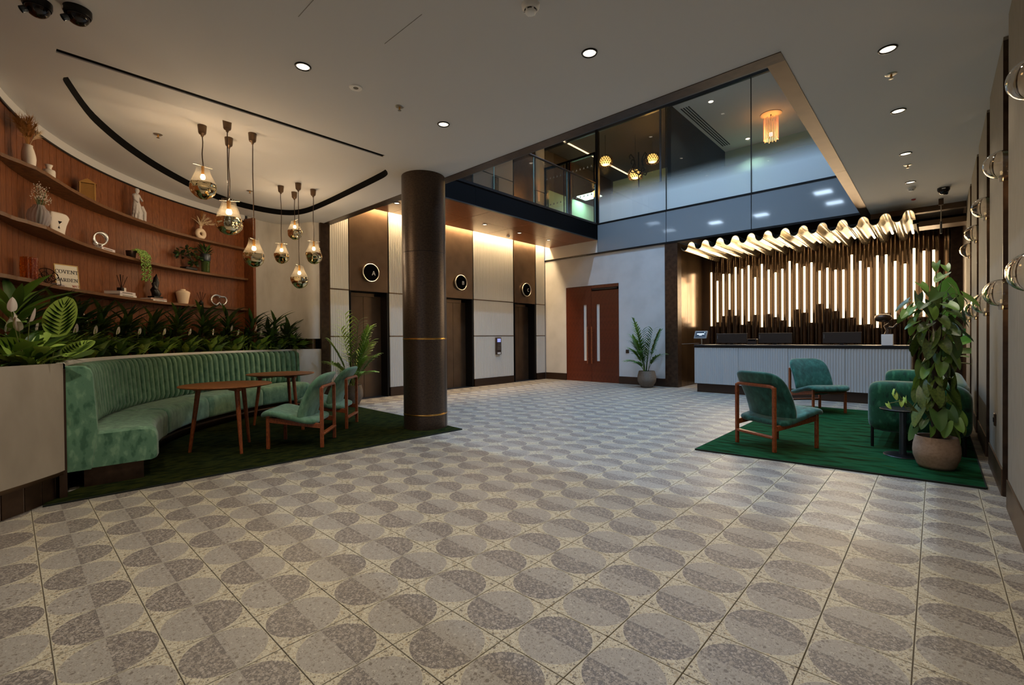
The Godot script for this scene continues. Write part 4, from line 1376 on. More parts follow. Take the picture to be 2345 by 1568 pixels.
func build_desk() -> void:
	var d := thing("reception_desk", "long white ribbed reception desk with dark top and recessed plinth", "desk", V(10.03, 0.3, 0))
	var L := 3.55
	put(bx(0.04, 0.7, 0.02, L - 0.04, 0.0, 0.19), "plinth", M.skirting, d)
	# ribbed front in four panels
	var step := L / 4
	for k in 4:
		var P := []
		var n0 := k * step + 0.002
		var n1 := (k + 1) * step - 0.002
		var c := 21
		for i in c * 5 + 1:
			var s := fmod(i / 5.0, 1.0)
			var n := n0 + (n1 - n0) * i / (c * 5)
			P.append(PackedVector3Array([V(-0.009 * sin(PI * s), n, 0.19), V(-0.009 * sin(PI * s), n, 0.955)]))
		var b := MB.new()
		b.grid(P, false, false, true)
		b.box(V(0.02, (n0 + n1) / 2, 0.5725), Vector3(0.036, 0.765, n1 - n0))
		put(b, "front_panel", M.desk_ribbed, d)
	put(bx(0.0, 0.75, L - 0.02, L, 0.19, 0.955), "end_panel", M.desk_ribbed, d)
	put(bx(0.02, 0.72, 0.0, 0.03, 0.0, 0.955), "end_panel", M.desk_ribbed, d)
	put(bx(-0.015, 0.78, -0.01, L + 0.005, 0.957, 1.012, 0.004), "worktop", M.black_metal, d)
	# screens seen from behind
	var ms := [[2.955, 3.58, "left"], [2.124, 2.736, "middle"], [1.012, 1.611, "right"]]
	for q in ms:
		var w: float = q[1] - q[0]
		var m := thing("monitor", "%s of three dark computer monitors seen from behind on the desk" % q[2], "monitor", V(10.6, (q[0] + q[1]) / 2, 1.012), 0.0, "monitors on the reception desk")
		put(bx(-0.015, 0.02, -w / 2, w / 2, 0.03, 0.24, 0.006), "shell", M.monitor_shell, m)
		put(bx(0.02, 0.024, -w / 2 + 0.01, w / 2 - 0.01, 0.04, 0.23), "screen", M.black_metal, m)
		put(bx(-0.005, 0.03, -0.03, 0.03, 0.004, 0.06), "neck", M.black_metal, m)
		put(bx(-0.06, 0.1, -0.1, 0.1, 0.0, 0.006), "foot", M.black_metal, m)
		put(bx(-0.018, -0.014, w / 2 - 0.03, w / 2 - 0.018, 0.12, 0.2), "badge", M.grey_plastic, m)
	var pr := thing("card_reader", "low dark box between the left and middle monitors", "box", V(10.6, 2.85, 1.012))
	put(bx(-0.06, 0.06, -0.09, 0.09, 0.0, 0.12, 0.01), "body", M.monitor_shell, pr)
	put(bx(-0.062, -0.055, -0.07, 0.07, 0.08, 0.11), "slot", M.black_matt, pr)
	# tablet on a stand
	var t := thing("check_in_tablet", "tilted tablet with lit dark screen on the reception desk's left end", "tablet", V(10.13, 3.74, 1.012))
	var tb := MB.new()
	var xf := Transform3D(Basis(Vector3(0, 0, 1), -0.5), Vector3(-0.03, 0.215, 0))
	tb.box(Vector3.ZERO, Vector3(0.025, 0.19, 0.27), 0.008, xf)
	put(tb, "case", M.grey_plastic, t)
	tb = MB.new()
	tb.box(Vector3(-0.0135, 0, 0), Vector3(0.002, 0.14, 0.215), 0.0, xf)
	put(tb, "screen", M.black_metal, t)
	tb = MB.new()
	tb.box(Vector3(-0.015, 0.012, 0.0), Vector3(0.002, 0.02, 0.15), 0.0, xf)
	tb.box(Vector3(-0.015, -0.02, 0.0), Vector3(0.002, 0.01, 0.06), 0.0, xf)
	tb.box(Vector3(-0.015, 0.05, 0.08), Vector3(0.002, 0.014, 0.014), 0.0, xf)
	put(tb, "screen_text", M.glow_screen_text, t)
	tb = MB.new()
	tb.tube([Vector3(0.02, 0.0, 0), Vector3(0.02, 0.1, 0), Vector3(-0.02, 0.2, 0)], 0.012, 8)
	put(tb, "stand", M.steel_light, t)
	tb = MB.new()
	tb.lathe([[0.07, 0.0], [0.07, 0.008], [0.0005, 0.01]], 20)
	put(tb, "foot", M.black_metal, t)
	# dark abstract figure on a white block
	var s := thing("abstract_sculpture", "dark twisted figure sculpture on a pale block at the desk's right end", "sculpture", V(10.4, 0.63, 1.012))
	put(bx(-0.08, 0.08, -0.08, 0.08, 0.0, 0.19, 0.003), "block", M.ceramic, s)
	var f := MB.new()
	f.tube([Vector3(0, 0.19, 0.0), Vector3(0, 0.26, 0.01), Vector3(0.02, 0.33, -0.03), Vector3(0, 0.38, 0.04), Vector3(0, 0.42, 0.02)], [0.05, 0.035, 0.03, 0.028, 0.03], 12)
	f.tube([Vector3(0, 0.3, 0.0), Vector3(0, 0.3, 0.08), Vector3(0, 0.37, 0.14), Vector3(0, 0.42, 0.19)], [0.03, 0.022, 0.02, 0.024], 10)
	put(f, "figure", M.bronze_dark, s)
	f = MB.new()
	f.lathe([[0.0005, 0.4], [0.09, 0.42], [0.125, 0.47], [0.11, 0.52], [0.05, 0.545], [0.0005, 0.545]], 24, Transform3D(Basis(), Vector3(0, 0, -0.06)))
	put(f, "head", M.bronze_dark, s)

func build_tubes() -> void:
	var T := [[4.226, 2.82, 1.45], [4.076, 2.59, 1.55], [3.935, 2.75, 1.7], [3.789, 2.74, 1.85], [3.645, 2.89, 1.7], [3.494, 2.83, 1.47], [3.348, 2.9, 1.55], [3.203, 2.6, 1.7], [3.058, 2.9, 1.4], [2.913, 2.75, 1.71], [2.768, 2.67, 1.63], [2.628, 2.74, 1.55], [2.481, 2.9, 1.4], [2.334, 2.83, 1.79], [2.19, 2.75, 1.71], [2.054, 2.82, 1.48], [1.901, 2.62, 1.89], [1.758, 2.67, 1.78], [1.61, 2.61, 1.72], [1.471, 2.6, 1.56], [1.325, 2.9, 1.57], [1.18, 2.75, 1.41], [1.041, 2.6, 1.42], [0.896, 2.83, 1.34], [0.755, 2.83, 1.64], [0.614, 2.68, 1.51], [0.461, 2.61, 1.54], [0.325, 2.9, 1.55], [0.179, 2.83, 1.54], [0.038, 2.83, 1.54]]
	var ords := ["1st", "2nd", "3rd"]
	for k in T.size():
		var q: Array = T[k]
		var od: String = ords[k] if k < 3 else ("%dth" % (k + 1) if not (k + 1) in [21, 22, 23] else ["21st", "22nd", "23rd"][k - 20])
		var o := thing("light_tube", "vertical white light tube behind the desk, %s of thirty from the left" % od, "lamp", V(12.15, q[0], 0), 0.0, "vertical light tubes behind reception")
		var b := MB.new()
		b.tube([Vector3(0, q[2], 0), Vector3(0, q[1], 0)], 0.021, 12)
		put(b, "tube", M.glow_tube, o)
		b = MB.new()
		b.tube([Vector3(0, q[1], 0), Vector3(0, 3.3, 0)], 0.024, 10)
		put(b, "upper_sleeve", M.flute_metal, o)
		b = MB.new()
		b.tube([Vector3(0, 0.0, 0), Vector3(0, q[2], 0)], 0.04, 14)
		put(b, "lower_sleeve", M.bronze_dark, o)
		area(o, Vector3(-0.024, (q[1] + q[2]) / 2, 0), Vector3.LEFT, 0.04, q[1] - q[2], 0.32, Color(1.0, 0.88, 0.7))
	# wavy gold canopy with light tubes under its folds
	var c := thing("wave_canopy", "wavy polished gold canopy with light tubes hung above the reception desk", "canopy", V(10.0, 0.26, 3.14))
	var P := []
	var Q := []
	for i in 13 * 24 + 1:
		var s := i / 24.0
		var hs := floorf(s * 2.0)
		var ph := (s * 2.0 - hs) * PI
		var n := hs * 0.1485 + 0.07425 * (1.0 - cos(ph)) * 0.75 + 0.1485 * (s * 2.0 - hs) * 0.25
		var y := 0.085 * sin(ph) * (1.0 if int(hs) % 2 == 0 else -1.0)
		var r1 := PackedVector3Array()
		for j in 7:
			var u := j / 6.0
			r1.append(V(u * 2.08, n, y))
		P.append(r1)
		var r2 := PackedVector3Array()
		for e in r1: r2.append(e + Vector3(0, 0.012, 0))
		Q.append(r2)
	var b2 := MB.new()
	b2.grid(P)
	b2.grid(Q, false, false, true)
	for i in P.size() - 1:
		for e in [0, 6]: b2.quad(P[i][e], P[i + 1][e], Q[i + 1][e], Q[i][e], Vector3(-1 if e == 0 else 1, 0, 0))
	put(b2, "gold_sheet", M.gold_sheet, c)
	for k in 13:
		var n := (0.25 + k) * 0.297
		var L: float = [0.9, 0.7, 1.1, 0.8, 0.75, 1.0, 0.75, 1.25, 1.5, 1.1, 1.5, 1.2, 1.5][k]
		var x0 := 2.0 - L - 0.25 * (k % 2)
		var t := MB.new()
		var a := V(x0, n, 0.035)
		var e := V(x0 + L, n, 0.035)
		t.tube([a, e], 0.02, 10)
		put(t, "canopy_tube", M.glow_tube, c)
		area(c, (a + e) / 2 + Vector3(0, -0.025, 0), Vector3.DOWN, L, 0.04, 0.2, Color(1.0, 0.88, 0.7))
	put(bx(0.75, 0.8, 0.0, 3.85, 0.1, 0.13), "hanger_rail", M.black_metal, c)
	put(bx(1.7, 1.75, 0.0, 3.85, 0.1, 0.13), "hanger_rail", M.black_metal, c)

func build_pendants() -> void:
	var L := [["a", 1.41, 5.665, 2.67, 3.033], ["b", 1.554, 5.358, 2.272, 2.64], ["c", 1.696, 5.798, 2.365, 2.759], ["d", 1.836, 5.491, 1.986, 2.306], ["e", 2.734, 7.063, 2.305, 2.618], ["f", 2.989, 7.212, 2.712, 3.025], ["g", 2.861, 6.766, 1.927, 2.28], ["h", 3.13, 6.885, 2.323, 2.684]]
	var says := {"a": "leftmost and highest of the near four", "b": "front one of the overlapping pair in the near four", "c": "rear one of the overlapping pair in the near four", "d": "lowest and rightmost of the near four", "e": "leftmost of the far four", "f": "highest of the far four", "g": "lowest of the far four", "h": "rightmost of the far four"}
	for q in L:
		var hgt: float = (q[4] - q[3]) * 1.0
		var R := hgt * 0.335
		var o := thing("glass_pendant", "dented mirror-gold teardrop glass pendant lamp, %s" % says[q[0]], "pendant lamp", V(q[1], q[2], q[3]), q[1] * 9.0, "teardrop glass pendants")
		var dents := []
		for i in 13: dents.append([i * 2.4 + q[1] * 5.0, 0.14 + 0.34 * fmod(i * 0.37 + q[2], 1.0), 0.17 + 0.12 * fmod(i * 0.61, 1.0)])
		var prof := [[0.02, 0.0], [0.3, 0.02], [0.62, 0.085], [0.86, 0.18], [0.98, 0.29], [1.0, 0.38], [0.95, 0.46], [0.83, 0.56], [0.67, 0.67], [0.54, 0.78], [0.46, 0.88], [0.44, 0.95], [0.47, 1.0]]
		var lo := []
		var hi := []
		var S := 60
		for i in S:
			var a := TAU * i / S
			var r1 := PackedVector3Array()
			var r2 := PackedVector3Array()
			for j in 49:
				var u := j / 48.0 * 12.0
				var k := mini(int(u), 11)
				var rr: float = lerpf(prof[k][0], prof[k + 1][0], u - k) * R
				var yy: float = lerpf(prof[k][1], prof[k + 1][1], u - k) * hgt
				var d := 0.0
				for e in dents: d += exp(-(pow(angle_difference(a, e[0]) * rr / R, 2.0) + pow((yy / hgt - e[1]) * 1.9, 2.0)) / (e[2] * e[2]))
				rr *= 1.04 - 0.19 * minf(d, 1.1)
				var p := Vector3(rr * cos(a), yy, rr * sin(a))
				if j <= 24: r1.append(p)
				if j >= 24: r2.append(p)
			lo.append(r1)
			hi.append(r2)
		var b := MB.new()
		b.grid(lo, true)
		put(b, "mirrored_bowl", M.mirror_gold, o)
		b = MB.new()
		b.grid(hi, true)
		put(b, "glass_neck", M.smoke_glass, o)
		b = MB.new()
		b.tube([Vector3(-R * 0.75, hgt * 0.965, 0), Vector3(R * 0.75, hgt * 0.95, 0)], 0.0045, 6)
		put(b, "cross_pin", M.steel_light, o)
		b = MB.new()
		b.tube([Vector3(0, hgt * 0.72, 0), Vector3(0, hgt * 0.95, 0)], 0.014, 10)
		put(b, "socket", M.brass, o)
		b = MB.new()
		b.lathe([[0.0005, hgt * 0.56], [0.018, hgt * 0.58], [0.024, hgt * 0.63], [0.02, hgt * 0.68], [0.011, hgt * 0.73], [0.0005, hgt * 0.735]], 14)
		put(b, "bulb", M.glow_bulb, o)
		omni(o, Vector3(0, hgt * 0.645, 0), 0.24, Color(1.0, 0.88, 0.72), 0.02)
		var top: float = HC + 0.09 - q[3]
		b = MB.new()
		var pts := []
		for i in 9:
			var u := i / 8.0
			pts.append(Vector3(0.004 * sin(u * 9.0 + q[1]), lerpf(hgt * 0.94, top - 0.08, u), 0.0))
		b.tube(pts, 0.005, 6)
		put(b, "cord", M.bronze_dark, o)
		b = MB.new()
		b.lathe([[0.0005, top - 0.115], [0.012, top - 0.115], [0.014, top - 0.1], [0.03, top - 0.09], [0.036, top - 0.075], [0.042, top], [0.0005, top]], 20)
		put(b, "ceiling_cup", M.bronze, o)

func downlight(x: float, n: float, label: String, e := 1.8, ang := 58.0, y := HC, c := Color(1.0, 0.95, 0.88)) -> void:
	var o := thing("downlight", label, "lamp", V(x, n, y), 0.0, "recessed round downlights")
	var b := MB.new()
	b.lathe([[0.048, -0.002], [0.05, -0.008], [0.058, -0.008], [0.062, 0.0], [0.048, 0.0], [0.048, -0.002]], 32)
	put(b, "trim_ring", M.black_metal, o)
	b = MB.new()
	b.lathe([[0.049, -0.001], [0.0005, -0.003]], 24, Transform3D(), true)
	put(b, "lens", M.glow_downlight, o)
	spot(o, Vector3(0, -0.014, 0), Vector3.DOWN, e, ang, c, 0.045)

func sprinkler(x: float, n: float, y: float, label: String) -> void:
	var o := thing("sprinkler", label, "sprinkler", V(x, n, y), 0.0, "ceiling sprinklers")
	var b := MB.new()
	b.lathe([[0.0005, -0.004], [0.03, -0.006], [0.042, 0.0]], 20)
	put(b, "rose", M.steel_light, o)
	b = MB.new()
	b.tube([Vector3(0, -0.004, 0), Vector3(0, -0.035, 0)], 0.008, 8)
	put(b, "head", M.brass, o)
	b = MB.new()
	b.lathe([[0.0005, -0.038], [0.016, -0.038], [0.016, -0.036], [0.0005, -0.034]], 12)
	put(b, "deflector", M.steel_light, o)

func smoke(x: float, n: float, y: float, label: String, k := 1.0) -> void:
	var o := thing("smoke_detector", label, "smoke detector", V(x, n, y), 0.0, "smoke detectors")
	var b := MB.new()
	b.lathe([[0.0005, -0.05 * k], [0.02 * k, -0.05 * k], [0.03 * k, -0.044 * k], [0.032 * k, -0.036 * k]], 24)
	b.lathe([[0.036 * k, -0.03 * k], [0.042 * k, -0.026 * k], [0.05 * k, -0.014 * k], [0.052 * k, 0.0]], 28)
	put(b, "cover", M.white_paint, o)
	b = MB.new()
	b.lathe([[0.03 * k, -0.038 * k], [0.03 * k, -0.026 * k]], 20)
	put(b, "chamber", M.grey_plastic, o)
	for i in 6:
		var a := TAU * i / 6
		var v := MB.new()
		v.box(Vector3(0.034 * k * cos(a), -0.034 * k, 0.034 * k * sin(a)), Vector3(0.008, 0.012, 0.008) * k)
		put(v, "vent_rib", M.white_paint, o)

func dome_camera(x: float, n: float, label: String, y := HC) -> void:
	var o := thing("dome_camera", label, "camera", V(x, n, y), 0.0, "ceiling dome cameras")
	var b := MB.new()
	b.lathe([[0.066, -0.045], [0.072, -0.03], [0.072, 0.0]], 32)
	put(b, "housing", M.black_metal, o)
	b = MB.new()
	var prof := []
	for i in 9:
		var a := PI / 2 * i / 8
		prof.append([maxf(0.062 * sin(a), 0.0005), -0.04 - 0.06 * cos(a)])
	b.lathe(prof, 28)
	var dm := mk("camera_dome", rgb(26, 14, 10), 0.08)
	put(b, "dome", dm, o)
	b = MB.new()
	b.lathe([[0.0005, 0.0], [0.02, 0.0], [0.02, 0.03]], 16, Transform3D(Basis(Vector3(0, 0, 1), 2.2), Vector3(-0.05, -0.085, 0.03)))
	put(b, "eye", M.steel_dark, o)
	put(bx(-0.074, -0.07, -0.02, 0.02, -0.03, -0.016), "badge", M.white_paint, o)

func build_ceiling_fittings() -> void:
	downlight(1.609, 3.69, "round ceiling downlight above the open floor, left of the ceiling speaker")
	downlight(3.0, 3.66, "round ceiling downlight nearest the top of the dark column")
	downlight(3.017, 1.942, "round ceiling downlight in front of the upper opening's left edge")
	downlight(4.525, 0.271, "nearest of four downlights along the right wall", 1.1)
	downlight(5.838, 0.271, "second nearest of four downlights along the right wall", 1.1)
	downlight(7.274, 0.271, "third of four downlights along the right wall", 1.1)
	downlight(8.675, 0.271, "farthest of four downlights along the right wall", 1.1)
	downlight(0.2, 3.67, "round ceiling downlight by the planter, above the camera's left", 3.2)
	downlight(1.6, 1.94, "round ceiling downlight just above the camera's view")
	downlight(0.2, 1.94, "round ceiling downlight near the street front")
	downlight(3.1, 0.27, "round ceiling downlight above the camera's right")
	downlight(1.6, 0.27, "round ceiling downlight over the camera beside the right wall")
	for q in [[5.037, "leftmost"], [7.357, "second"], [8.542, "third"], [9.7, "rightmost"]]:
		downlight(q[0], 7.55, "%s of four small spotlights in the red timber soffit" % q[1], 1.2, 40.0, HS, Color(1.0, 0.84, 0.64))
	sprinkler(2.495, 3.68, HC, "small sprinkler head between two downlights over the open floor")
	sprinkler(4.982, 0.276, HC, "sprinkler head between the two nearest right-hand downlights")
	sprinkler(7.783, 0.268, HC, "sprinkler head between the two farthest right-hand downlights")
	sprinkler(1.142, 6.251, HC + 0.09, "sprinkler head in the ceiling tray near the curved shelves")
	sprinkler(2.502, 7.624, HC + 0.09, "sprinkler head in the ceiling tray behind the pendants")
	smoke(2.326, 1.943, HC, "white smoke detector at the top edge of the ceiling", 1.15)
	smoke(9.018, 0.271, HC, "white smoke detector near the reception bulkhead")
	smoke(8.587, 7.966, HS, "pale smoke detector on the red timber soffit", 0.8)
	dome_camera(0.339, 4.119, "black dome security camera with a white badge, right of the pair")
	dome_camera(0.158, 4.204, "black dome security camera cut by the photo's top edge")
	dome_camera(9.357, -0.079, "brown dome security camera near the reception bulkhead")
	var s := thing("ceiling_speaker", "small white ring ceiling speaker between downlight and sprinkler", "speaker", V(2.053, 3.675, HC))
	var b := MB.new()
	b.lathe([[0.022, -0.003], [0.05, -0.006], [0.055, 0.0]], 24)
	put(b, "ring", M.white_paint, s)
	b = MB.new()
	b.lathe([[0.0005, -0.001], [0.024, -0.002]], 20)
	put(b, "grille", M.grey_plastic, s)
	var r := thing("ceiling_beacon", "tiny red beacon on the ceiling before the reception bulkhead", "beacon", V(9.765, 0.268, HC))
	b = MB.new()
	b.lathe([[0.0005, -0.03], [0.025, -0.022], [0.03, -0.006], [0.03, 0.0]], 16)
	put(b, "lens", M.red_plastic, r)
	b = MB.new()
	b.lathe([[0.03, -0.006], [0.038, -0.004], [0.038, 0.0]], 16)
	put(b, "collar", M.white_paint, r)
	var p := thing("hanging_sensor", "thin rod sensor hanging from the ceiling by the right bulkhead", "sensor", V(10.078, -0.055, HC))
	put(bx(-0.03, 0.03, -0.03, 0.03, -0.1, 0.0, 0.004), "mount", M.bronze_dark, p)
	b = MB.new()
	b.tube([Vector3(0, -0.1, 0), Vector3(0, -0.36, 0)], 0.006, 6)
	put(b, "rod", M.steel_light, p)
	b = MB.new()
	b.tube([Vector3(0, -0.36, 0), Vector3(0, -0.55, 0)], 0.014, 8)
	put(b, "probe", M.steel_dark, p)
	var ex := thing("exit_sign", "small green emergency sign on the far end of the right wall", "sign", V(10.3, -0.33, 1.2))
	put(bx(-0.03, 0.03, -0.01, 0.02, -0.08, 0.08, 0.003), "case", M.green_lamp, ex)
	put(bx(-0.032, -0.028, 0.0, 0.015, -0.03, 0.03), "mark", M.white_paint, ex)

# ---------- plants ----------
func leaf_mesh(kind: String, L: float, W: float, curl: float, fold := 0.25, wave := 0.0) -> ArrayMesh:
	var P := []
	for i in 7:
		var s := -1.0 + i / 3.0
		var row := PackedVector3Array()
		for j in 11:
			var t := j / 10.0
			var w := 0.0
			var z := t * L
			match kind:
				"lance": w = pow(sin(PI * clampf(pow(t, 0.75), 0.0, 1.0)), 0.9)
				"sword": w = (1.0 - pow(t, 3.0)) * (0.75 + 0.25 * sin(PI * t))
				"heart":
					w = pow(1.0 - t, 0.7) * pow(t + 0.06, 0.22) * 1.2
					z -= 0.34 * L * pow(absf(s), 1.3) * pow(1.0 - t, 3.0) * (1.3 - 0.3 * absf(s))
				"round": w = pow(maxf(sin(PI * (0.06 + 0.94 * t)), 0.0), 0.55)
				"paddle": w = pow(maxf(sin(PI * (0.04 + 0.95 * t)), 0.0), 0.6)
				"spathe": w = pow(1.0 - t, 0.8) * pow(t, 0.45) * 1.7
			var x := s * w * W / 2
			var y := -curl * L * t * t + fold * absf(x) + wave * W * sin(t * 9.0 + s * 2.0) * absf(s)
			row.append(Vector3(x, y, z))
		P.append(row)
	var b := MB.new()
	b.grid(P)
	return b.mesh()

func leaf(parent: Node3D, me: Mesh, m: Material, at: Vector3, dir: Vector3, roll := 0.0, k := 1.0, called := "leaf") -> MeshInstance3D:
	var o := put_mesh(me, called, m, parent)
	dir = dir.normalized()
	var up := Vector3.UP if absf(dir.y) < 0.97 else Vector3(0.3, 0, 0.9).normalized()
	var B := Basis.looking_at(-dir, up)
	o.transform = Transform3D((B * Basis(Vector3(0, 0, 1), roll)).scaled_local(Vector3(k, k, k)), at)
	return o

func frond(L: float, rise: float, droop: float, seed_: int) -> ArrayMesh:
	var r := RandomNumberGenerator.new()
	r.seed = seed_
	var pts := []
	for i in 13:
		var u := i / 12.0
		pts.append(Vector3(0, rise * u - droop * u * u, L * (u * 0.55 + 0.45 * u * u)))
	var b := MB.new()
	var rad := []
	for i in 13: rad.append(0.007 - 0.0045 * i / 12.0)
	b.tube(pts, rad, 6)
	for i in 11:
		var u := 0.4 + 0.58 * i / 10.0
		var k := mini(int(u * 12), 11)
		var p: Vector3 = pts[k].lerp(pts[k + 1], u * 12 - k)
		var T: Vector3 = (pts[k + 1] - pts[k]).normalized()
		for s in [-1.0, 1.0]:
			var ll := (0.3 - 0.2 * absf(u - 0.65)) * (0.9 + 0.25 * r.randf())
			var D := (Vector3(s, 0, 0) * 0.75 + T * 0.75 + Vector3(0, 0.12 + 0.15 * r.randf(), 0)).normalized()
			var S := D.cross(Vector3.UP).normalized() * 0.017
			var q := []
			for e in 4:
				var w: float = [0.5, 1.0, 0.8, 0.05][e]
				var c := p + D * ll * e / 3.0 - Vector3(0, 0.09 * pow(e / 3.0, 2.2), 0)
				q.append([c - S * w, c + Vector3(0, 0.003, 0), c + S * w])
			for e in 3:
				b.quad(q[e][0], q[e][1], q[e + 1][1], q[e + 1][0], Vector3.UP)
				b.quad(q[e][1], q[e][2], q[e + 1][2], q[e + 1][1], Vector3.UP)
	return b.mesh()

func pot(o: Node3D, R: float, h: float, m: Material, foot := 0.72, rim := 0.9) -> void:
	var b := MB.new()
	b.lathe([[0.0005, 0.0], [R * foot, 0.0], [R * (foot + 0.1), h * 0.1], [R * 0.97, h * 0.36], [R, h * 0.52], [R * 0.98, h * 0.72], [R * rim, h * 0.98], [R * (rim - 0.02), h], [R * (rim - 0.07), h * 0.98], [R * (rim - 0.07), h * 0.8]], 44)
	put(b, "pot", m, o)
	b = MB.new()
	b.lathe([[R * (rim - 0.06), h * 0.88], [0.0005, h * 0.9]], 24, Transform3D(), true)
	put(b, "soil", M.soil, o)

func build_palms() -> void:
	var spots := [["kentia palm in a taupe pot by the lifts, behind the chairs", 4.27, 7.88, 0.18, 0.36, 1.78], ["kentia palm in a round taupe pot beside the red double doors", 10.22, 5.05, 0.215, 0.39, 1.72]]
	for k in 2:
		var q: Array = spots[k]
		var o := thing("potted_palm", q[0], "plant", V(q[1], q[2], 0))
		pot(o, q[3], q[4], M.pot_taupe, 0.6, 0.86)
		for i in 15:
			var a := i * 2.4 + k * 1.3
			if (k == 0 and cos(a) < -0.5) or (k == 1 and sin(a) > 0.5): a += PI
			var up := i / 14.0
			var me := frond(0.26 + 0.12 * (1.0 - up), 0.5 + 0.95 * up, 0.2 + 0.06 * sin(i * 1.7), 60 + i + 20 * k)
			var f := put_mesh(me, "frond", [M.leaf_palm, M.leaf_mid, M.leaf_deep, M.leaf_palm][i % 4] if k == 1 else [M.leaf_mid, M.leaf_deep, M.leaf_bright, M.leaf_deep][i % 4], o)
			f.position = Vector3(0.05 * cos(a), q[4] * 0.85, 0.05 * sin(a))
			f.rotation.y = a
			f.scale = Vector3.ONE * (q[5] - q[4]) / 1.38
	# paddle-leaved plant behind the sofa's far end
	var o := thing("paddle_leaf_plant", "upright plant with one large bright green paddle leaf beyond the sofa", "plant", V(9.3, -0.05, 0))
	pot(o, 0.2, 0.36, M.pot_taupe, 0.7, 0.9)
	var pm := leaf_mesh("paddle", 0.78, 0.34, 0.12, 0.12)
	var sm := leaf_mesh("paddle", 0.5, 0.2, 0.35, 0.15)
	var data := [[Vector3(0.0, 1.25, -0.02), Vector3(0.12, 0.75, 0.12), 1.1, 1.0], [Vector3(0.0, 1.0, 0.1), Vector3(0.1, 0.4, 0.5), 0.6, 0.9], [Vector3(0.02, 0.9, 0.05), Vector3(-0.2, 0.2, 0.5), 0.5, 0.9], [Vector3(0, 0.8, 0), Vector3(-0.5, 0.3, 0.3), 0.0, 1.0], [Vector3(0, 0.85, 0), Vector3(0.4, 0.3, -0.1), 0.0, 0.9], [Vector3(0, 0.75, 0), Vector3(0.1, 0.15, 0.6), 0.0, 1.0]]
	for i in data.size():
		var d: Array = data[i]
		leaf(o, pm if i == 0 else sm, M.leaf_paddle if i < 2 else M.leaf_deep, d[0], d[1], d[2], d[3])
		var st := MB.new()
		st.tube([Vector3(0, 0.32, 0), (d[0] as Vector3) * Vector3(0.6, 0.6, 0.6) + Vector3(0, 0.12, 0), d[0]], 0.009, 6)
		put(st, "stalk", M.stem, o)

func build_climber() -> void:
	var o := thing("climbing_philodendron", "tall heart-leaved climbing plant in a round clay pot on the green rug", "plant", V(5.53, 0.0, 0.016))
	pot(o, 0.162, 0.28, M.pot_clay, 0.72, 0.88)
	var b := MB.new()
	b.tube([Vector3(0, 0.22, 0), Vector3(0.01, 0.8, 0), Vector3(0, 1.5, 0.01)], [0.035, 0.035, 0.03], 10)
	put(b, "moss_pole", M.bark, o)
	var r := RandomNumberGenerator.new()
	r.seed = 21
	var hm := [leaf_mesh("heart", 0.125, 0.118, 0.2, 0.22), leaf_mesh("heart", 0.105, 0.1, 0.3, 0.28), leaf_mesh("heart", 0.14, 0.13, 0.12, 0.18)]
	for i in 130:
		var h := 0.3 + 1.2 * pow(i / 130.0, 0.95)
		var a := i * 2.399
		var spread := 0.1 + 0.03 * sin(h * 5.0) + 0.04 * r.randf() + (0.035 if h > 1.05 else 0.0)
		var D := Vector3(cos(a), 0, sin(a))
		var p := D * spread + Vector3(0, h + 0.06 * r.randf(), 0)
		var down := -0.75 - 0.5 * r.randf() if h < 1.15 else -0.25 - 0.6 * r.randf()
		var dir := (D * (0.3 + 0.3 * r.randf()) + Vector3((r.randf() - 0.5) * 0.7, down, (r.randf() - 0.5) * 0.7)).normalized()
		leaf(o, hm[i % 3], [M.leaf_climber, M.leaf_climber, M.leaf_deep, M.leaf_climber, M.leaf_mid][i % 5], p, dir, (r.randf() - 0.5) * 1.6, 0.65 + 0.6 * r.randf())
		if i % 3 == 0:
			var st := MB.new()
			st.tube([D * 0.03 + Vector3(0, h - 0.03, 0), D * spread * 0.6 + Vector3(0, h + 0.04, 0), p], 0.003, 5)
			put(st, "petiole", M.stem, o)
	# shoots that reach above and to the side
	var right := Vector3(0.6756, 0, 0.7373)
	var sh := [[right * -0.14 + Vector3(0, 1.62, 0), 0.9], [right * 0.0 + Vector3(0, 1.8, 0), 0.75], [right * 0.06 + Vector3(0, 1.7, 0), 0.95], [right * 0.08 + Vector3(0, 1.78, 0), 0.7], [right * 0.13 + Vector3(0, 1.6, 0), 1.0], [right * -0.2 + Vector3(0, 1.42, 0), 0.9], [right * -0.26 + Vector3(0, 1.38, 0), 0.8], [right * -0.06 + Vector3(0, 1.55, 0), 1.5], [right * -0.09 + Vector3(0, 1.44, 0), 1.6], [right * 0.1 + Vector3(0, 1.45, 0), 1.3]]
	for i in sh.size():
		var p: Vector3 = sh[i][0]
		leaf(o, hm[i % 3], M.leaf_climber if i > 6 else M.leaf_mid, p, Vector3(-0.4 + 0.25 * sin(i * 2.0), -0.35, 0.3 * cos(i * 1.7)), 0.4 * sin(i * 3.0), sh[i][1])
		var st := MB.new()
		st.tube([Vector3(0, 1.35, 0), (p + Vector3(0, 1.35, 0)) / 2 + Vector3(0, 0.05, 0), p], 0.003, 5)
		put(st, "shoot", M.stem, o)
	var run := [[-0.3, 0.6], [-0.36, 0.66], [-0.36, 0.7], [-0.27, 0.63], [-0.42, 0.58]]
	for i in run.size():
		var p: Vector3 = right * run[i][0] + Vector3(-0.1, run[i][1], 0.0)
		leaf(o, hm[1], M.leaf_bright, p, Vector3(-0.3, -0.4, 0.2 * sin(i * 2.1)), 0.3 * i, 0.5)
		var st := MB.new()
		st.tube([right * -0.16 + Vector3(-0.05, 0.5, 0), right * -0.26 + Vector3(-0.1, 0.53 + 0.02 * i, 0), p], 0.0035, 5)
		put(st, "runner", M.stem, o)

